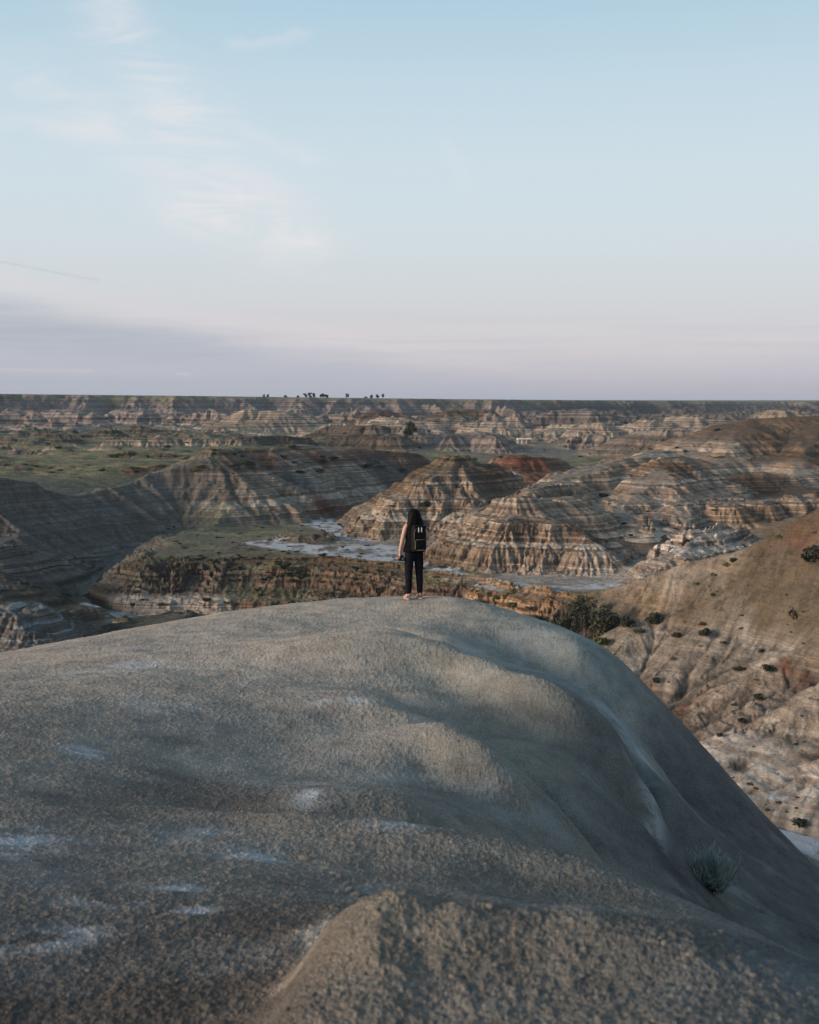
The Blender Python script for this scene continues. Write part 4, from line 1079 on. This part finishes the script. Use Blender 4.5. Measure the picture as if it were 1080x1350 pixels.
# the spiky sagebrush in the dark hollow
p = fg_hit(934, 1172, lambda x, y: fg_height(x, y, False), 9.5); brx, bry = p[0], p[1]
sb = empty('sagebrush', (brx, bry, fgz(brx, bry)))
sb.scale = (1.35, 1.35, 1.35)
tag(sb, 'spiky grey green sagebrush growing in the dark hollow at lower right', 'sagebrush')
M_BLADE = leafmat('sage_blade', (.26, .30, .26), (.40, .45, .41), (.52, .57, .53)); M_TWIG = simple('twig', (.06, .05, .042), (.12, .10, .085), 10)
rng = np.random.default_rng(5)
V, Fc, TV, TF = [], [], [], []
for i in range(115):
    a = rng.uniform(0, 6.28); el_ = rng.uniform(.35, 1.5)
    L_ = rng.uniform(.18, .34)
    d = Vector((math.cos(a) * math.cos(el_), math.sin(a) * math.cos(el_), math.sin(el_)))
    b0 = Vector((rng.normal() * .05, rng.normal() * .05, -.02))
    mid = b0 + d * L_ * .5; end = b0 + d * L_ + Vector((0, 0, .03))
    v, f = tube([b0, mid, end], [.0045, .003, .0018], 4); TV, TF = merge((TV, TF), (v, f))
    for j in range(34):
        t = rng.uniform(.25, 1.0)
        q = b0.lerp(end, t)
        dd = (d + Vector(rng.normal(size=3) * .38) + Vector((0, 0, .35))).normalized()
        s = Vector(rng.normal(size=3)).cross(dd).normalized() * rng.uniform(.0018, .0032)
        l2 = rng.uniform(.04, .11)
        m_ = q + dd * l2 * .55 + Vector((0, 0, .004)); e = q + dd * l2
        n0 = len(V); V += [q - s * .6, q + s * .6, m_ + s, e, m_ - s]; Fc.append((n0, n0 + 1, n0 + 2, n0 + 3, n0 + 4))
mk('twigs', TV, TF, M_TWIG, sb); mk('foliage', V, Fc, M_BLADE, sb, False)

# ------------------------------------------------------------------ the person
M_SKIN = simple('skin', (.46, .27, .20), (.52, .31, .235), 12, .55, .3, .05, .002)
M_BLACK = simple('black_knit', (.005, .005, .006), (.010, .010, .012), 30, .9, .05, .3, .003)
M_NAVY = simple('dark_trousers', (.006, .007, .010), (.011, .013, .018), 30, .9, .08, .3, .003)
M_HAIR = simple('black_hair', (.003, .003, .003), (.006, .0055, .0055), 40, .6, .08, .3, .002)
M_PACK = simple('black_nylon', (.006, .006, .007), (.012, .012, .013), 25, .8, .1, .3, .003)
M_PIPE = simple('tan_piping', (.24, .19, .145), (.30, .24, .18), 30, .7)
M_TAB = simple('white_tab', (.7, .68, .64), (.78, .75, .7), 30, .6)
M_CAMB = simple('camera_plastic', (.012, .012, .013), (.02, .02, .022), 30, .45, .4)
M_GLASS = simple('lens_glass', (.01, .012, .02), (.02, .025, .04), 5, .1, .8)
M_SHOE = simple('pink_sandal', (.40, .29, .26), (.46, .34, .31), 20, .7)
M_LIP = simple('lips', (.36, .12, .11), (.4, .15, .13), 20, .5)
M_EYE = simple('eye_white', (.7, .7, .7), (.75, .75, .74), 10, .3)
def skin_obj(name, verts, edges, mat, parent, root=0, sub=2):
    me = bpy.data.meshes.new(name); me.from_pydata([v[0] for v in verts], edges, []); me.materials.append(mat)
    o = link(bpy.data.objects.new(name, me), parent)
    md = o.modifiers.new('skin', 'SKIN'); md.use_smooth_shade = True
    sv = me.skin_vertices[0].data
    for i, v in enumerate(verts):
        sv[i].radius = v[1] if isinstance(v[1], tuple) else (v[1], v[1]); sv[i].use_root = (i == root)
    s_ = o.modifiers.new('sub', 'SUBSURF'); s_.levels = sub; s_.render_levels = sub
    return o
P0 = fg_hit(546, 790.5, lambda x, y: fg_height(x, y, False), 15, 23.0)
YAW = math.radians(20)
fx, fy = float(P0[0]), float(P0[1])
person = empty('person', (fx, fy, fgz(fx, fy) + .012), YAW)
person.scale = (1.12, 1.08, 1.0)
tag(person, 'long haired person in black top and dark trousers standing on the crest, back turned', 'person')
B = []; E = []
def bv(co, r, par=None):
    B.append((co, r))
    if par is not None: E.append((par, len(B) - 1))
    return len(B) - 1
pel = bv((0, 0, .90), (.135, .10)); wai = bv((0, 0, 1.03), (.105, .085), pel); che = bv((0, 0, 1.20), (.125, .095), wai); upc = bv((0, -.005, 1.32), (.10, .08), che)
nck = bv((0, .0, 1.41), .046, upc); nk2 = bv((0, .012, 1.46), .05, nck); hd1 = bv((0, .022, 1.52), (.068, .078), nk2); hd2 = bv((0, .02, 1.575), (.07, .085), hd1); hd3 = bv((0, .012, 1.605), (.045, .055), hd2)
fingers = [(-.030, .082), (-.011, .09), (.010, .086), (.028, .068)]
def hand(w, wrist, d, side, curl):
    """palm, four fingers and a thumb; d is the pointing direction, side the direction of the thumb"""
    d = Vector(d).normalized(); side = Vector(side).normalized(); nrm = d.cross(side)
    w = Vector(w)
    pm = bv(tuple(w + d * .045), (.024, .016), wrist)
    for off, ln in fingers:
        a = bv(tuple(w + d * .08 + side * (-off)), .0085, pm)
        b = bv(tuple(w + d * (.08 + ln * .45) + side * (-off) + nrm * curl * .02), .0078, a)
        bv(tuple(w + d * (.08 + ln * .75) + side * (-off) + nrm * curl * .05), .0065, b)
    t = bv(tuple(w + d * .045 + side * .034), .010, pm); bv(tuple(w + d * .078 + side * .046 + nrm * curl * .018), .0085, t)
for s in (-1, 1):
    sh_ = bv((s * .14, -.005, 1.345), .046, upc)
    if s < 0:
        el2 = bv((-.205, -.02, 1.10), .036, sh_); fo = bv((-.222, .0, .98), .032, el2); wr = bv((-.232, .03, .865), .023, fo)
        hand((-.232, .03, .865), wr, (-.02, .12, -1), (.1, 1, .1), -1)
    else:
        el2 = bv((.232, -.03, 1.10), .036, sh_); fo = bv((.225, .09, 1.06), .031, el2); wr = bv((.18, .21, 1.03), .023, fo)
        hand((.18, .21, 1.03), wr, (-.35, 1, -.1), (-.3, 0, 1), 1)
    hp = bv((s * .075, 0, .84), (.082, .085), pel); th = bv((s * .085, .01, .66), .07, hp); kn = bv((s * .09, .012, .46), .05, th); cf = bv((s * .092, -.012, .32), .048, kn); an = bv((s * .095, -.01, .09), .033, cf)
    hl = bv((s * .097, -.03, .045), .03, an); ball = bv((s * .112, .09, .028), (.033, .02), an); bv((s * .12, .145, .022), (.03, .014), ball)
body = skin_obj('body', B, E, M_SKIN, person)
def ellip(c, r, n=10, m=14):
    V, Fc = [], []
    for i in range(n + 1):
        th = math.pi * i / n
        for j in range(m):
            ph = 2 * math.pi * j / m
            V.append((c[0] + r[0] * math.sin(th) * math.cos(ph), c[1] + r[1] * math.sin(th) * math.sin(ph), c[2] + r[2] * math.cos(th)))
    for i in range(n):
        for j in range(m): Fc.append((i * m + j, (i + 1) * m + j, (i + 1) * m + (j + 1) % m, i * m + (j + 1) % m))
    return V, Fc
for s in (-1, 1):
    mk('eye', *ellip((s * .028, .092, 1.555), (.012, .008, .007)), M_EYE, person)
    mk('ear', *ellip((s * .070, .02, 1.545), (.008, .016, .028)), M_SKIN, person)
mk('nose', *ellip((0, .106, 1.532), (.012, .016, .022)), M_SKIN, person)
mk('mouth', *ellip((0, .098, 1.497), (.022, .006, .007)), M_LIP, person)
def loft(rings, n=28, fn=None, cap=True):
    V, Fc = [], []
    for i, (c, rx, ry) in enumerate(rings):
        for k in range(n):
            a = 2 * math.pi * k / n
            f = fn(i, a) if fn else 1
            V.append((c[0] + rx * math.cos(a) * f, c[1] + ry * math.sin(a) * f, c[2]))
    for i in range(len(rings) - 1):
        for k in range(n): Fc.append((i * n + k, i * n + (k + 1) % n, (i + 1) * n + (k + 1) % n, (i + 1) * n + k))
    if cap: Fc.append(tuple(range(n - 1, -1, -1))); Fc.append(tuple((len(rings) - 1) * n + k for k in range(n)))
    return V, Fc
# tank top with a loose hem
wob = lambda i, a: 1 + .025 * math.sin(5 * a + i) + .012 * math.sin(11 * a + 2 * i)
topm = loft([((0, 0, .86), .175, .125), ((0, 0, .92), .178, .13), ((0, 0, 1.0), .155, .118), ((0, 0, 1.08), .142, .11), ((0, 0, 1.18), .15, .118), ((0, 0, 1.26), .155, .118), ((0, -.003, 1.32), .15, .108), ((0, -.005, 1.37), .128, .09), ((0, -.005, 1.40), .09, .07), ((0, -.004, 1.42), .055, .052)], 28, wob)
mk('tank_top', *topm, M_BLACK, person)
tr_v = [((0, 0, .92), (.150, .112)), ((0, 0, .84), (.140, .110))]; tr_e = [(0, 1)]
for s in (-1, 1):
    i0 = len(tr_v)
    tr_v += [((s * .078, 0, .78), (.088, .095)), ((s * .087, .008, .64), .083), ((s * .092, .012, .46), .064), ((s * .094, -.006, .30), .060), ((s * .097, -.008, .15), .050), ((s * .098, -.006, .075), .048)]
    tr_e += [(1, i0)] + [(i0 + k, i0 + k + 1) for k in range(5)]
skin_obj('trousers', tr_v, tr_e, M_NAVY, person)
# hair: long, over the shoulders and back
strand = lambda i, a: 1 + .05 * math.sin(9 * a + .7 * i) * (i / 10) + .025 * math.sin(17 * a + i)
hairm = loft([((0, .012, 1.642), .012, .014), ((0, .008, 1.636), .045, .05), ((0, 0, 1.618), .075, .08), ((0, -.008, 1.585), .094, .098), ((0, -.016, 1.54), .104, .096), ((0, -.028, 1.49), .112, .088), ((0, -.045, 1.44), .126, .085), ((0, -.06, 1.39), .137, .078), ((0, -.072, 1.34), .136, .066), ((0, -.08, 1.29), .118, .055), ((0, -.084, 1.25), .088, .04), ((0, -.085, 1.225), .04, .02)], 40, strand)
mk('hair', *hairm, M_HAIR, person)
for s in (-1, 1):
    mk('sandal', *merge(loft([((s * .108, .055, 0.0), .042, .128), ((s * .108, .055, .016), .044, .13)], 20), tube([(s * .068, .10, .015), (s * .085, .10, .05), (s * .112, .10, .058), (s * .138, .10, .048), (s * .150, .10, .015)], [.009] * 5, 6),
                        tube([(s * .062, .0, .015), (s * .068, -.02, .075), (s * .098, -.055, .09), (s * .128, -.02, .075), (s * .138, 0, .015)], [.008] * 5, 6)), M_SHOE, person)
# backpack
Rz = Matrix.Rotation(YAW, 3, 'Z')
def loc_of(v): return tuple(Vector((fx, fy, fgz(fx, fy) + .012)) + Rz @ Vector(v))
bp_ = empty('backpack', loc_of((.012, -.125, .89)), YAW)
tag(bp_, 'black rolltop backpack with tan piping and two white pull tabs on the person', 'backpack')
def rbox(c, s, r=.03, seg=3):
    bm = bmesh.new(); bmesh.ops.create_cube(bm, size=1)
    for v in bm.verts: v.co = Vector((v.co.x * s[0], v.co.y * s[1], v.co.z * s[2]))
    bmesh.ops.bevel(bm, geom=bm.edges[:], offset=r, segments=seg, affect='EDGES', profile=.6)
    V = [tuple(v.co + Vector(c)) for v in bm.verts]; Fc = [tuple(v.index for v in f.verts) for f in bm.faces]; bm.free()
    return V, Fc
mk('main_bag', *rbox((0, -.085, .23), (.255, .15, .46), .055, 4), M_PACK, bp_)
mk('front_pocket', *rbox((0, -.172, .125), (.215, .05, .20), .022), M_PACK, bp_)
mk('top_flap', *rbox((0, -.10, .445), (.22, .16, .06), .026), M_PACK, bp_)
def rect_tube(w, z0, z1, y, r=.0038, top=True):
    c = .03; pts = [(-w, y, z1 - c), (-w, y, z0 + c), (-w + c, y, z0), (w - c, y, z0), (w, y, z0 + c), (w, y, z1 - c), (w - c, y, z1), (-w + c, y, z1), (-w, y, z1 - c)]
    return tube(pts, [r] * len(pts), 6)
mk('piping', *merge(rect_tube(.108, .035, .225, -.195), tube([(-.112, -.158, .20), (-.118, -.16, .33), (-.10, -.165, .40), (-.06, -.175, .43)], [.0035] * 4, 6), tube([(.112, -.158, .20), (.118, -.16, .33), (.10, -.165, .40), (.06, -.175, .43)], [.0035] * 4, 6)), M_PIPE, bp_)
for s in (-1, 1): mk('pull_tab', *rbox((s * .028 - .01, -.186, .40), (.018, .008, .085), .003, 1), M_TAB, bp_)
for s in (-1, 1):
    pts = [(s * .07, -.02, .45), (s * .085, .04, .505), (s * .10, .13, .50), (s * .118, .215, .44), (s * .125, .235, .33), (s * .13, .20, .20), (s * .13, .10, .10), (s * .12, -.01, .05)]
    st = tube(pts, [.016, .018, .02, .02, .018, .012, .009, .009], 6)
    so_ = mk('shoulder_strap', *st, M_PACK, bp_)
    mk('strap_edge', *tube([(x_ + (-s) * .018, y_ - .004, z_ + .006) for x_, y_, z_ in pts[:5]], [.0035] * 5, 5), M_PIPE, so_)
mk('hanging_strap', *tube([(.115, -.06, .02), (.125, -.07, -.06), (.122, -.065, -.17)], [.007, .006, .006], 6), M_PACK, bp_)
# camera in the left hand
cm = empty('camera_body_held', loc_of((-.235, .055, .745)), YAW + .5)
cm.name = 'handheld_camera'
tag(cm, 'black camera held low in the left hand of the person', 'camera')
mk('body', *merge(rbox((0, 0, 0), (.12, .055, .082), .010, 2), rbox((0, 0, .05), (.05, .045, .03), .008, 2), rbox((.05, .012, -.004), (.025, .07, .075), .009, 2)), M_CAMB, cm)
lens = mk('lens', *tube([(0, -.02, -.005), (0, -.06, -.006), (0, -.062, -.006), (0, -.10, -.008)], [.034, .034, .037, .037], 18), M_CAMB, cm)
mk('front_glass', *ellip((0, -.1005, -.008), (.029, .006, .029), 8, 16), M_GLASS, lens)
mk('neck_strap', *tube([(-.06, 0, .03), (-.068, .0, -.02), (-.04, .0, -.07), (.0, .0, -.085), (.045, .0, -.06), (.06, 0, .03)], [.004] * 6, 6), M_CAMB, cm)

# ------------------------------------------------------------------ air
if HAZE > 0:
    hz = mk('haze', *boxm((0, 4785, -17), (16000, 9700, 86)), None, None, False) if False else None
    me = bpy.data.meshes.new('haze'); v, f = boxm((0, 4790, -17), (16000, 9720, 86)); me.from_pydata(v, [], f)
    hm = newmat('haze_air'); hm.use_nodes = True; t = hm.node_tree; t.nodes.clear()
    pv = t.nodes.new('ShaderNodeVolumePrincipled'); pv.inputs['Density'].default_value = HAZE; pv.inputs['Color'].default_value = (.72, .84, 1, 1); pv.inputs['Anisotropy'].default_value = 0
    oo = t.nodes.new('ShaderNodeOutputMaterial'); t.links.new(pv.outputs[0], oo.inputs['Volume'])
    me.materials.append(hm)
    ho = link(bpy.data.objects.new('haze', me)); ho['kind'] = 'stuff'; ho['label'] = 'faint blue evening haze filling the valley'
print('done', time.time() - T0, len(bpy.data.objects))
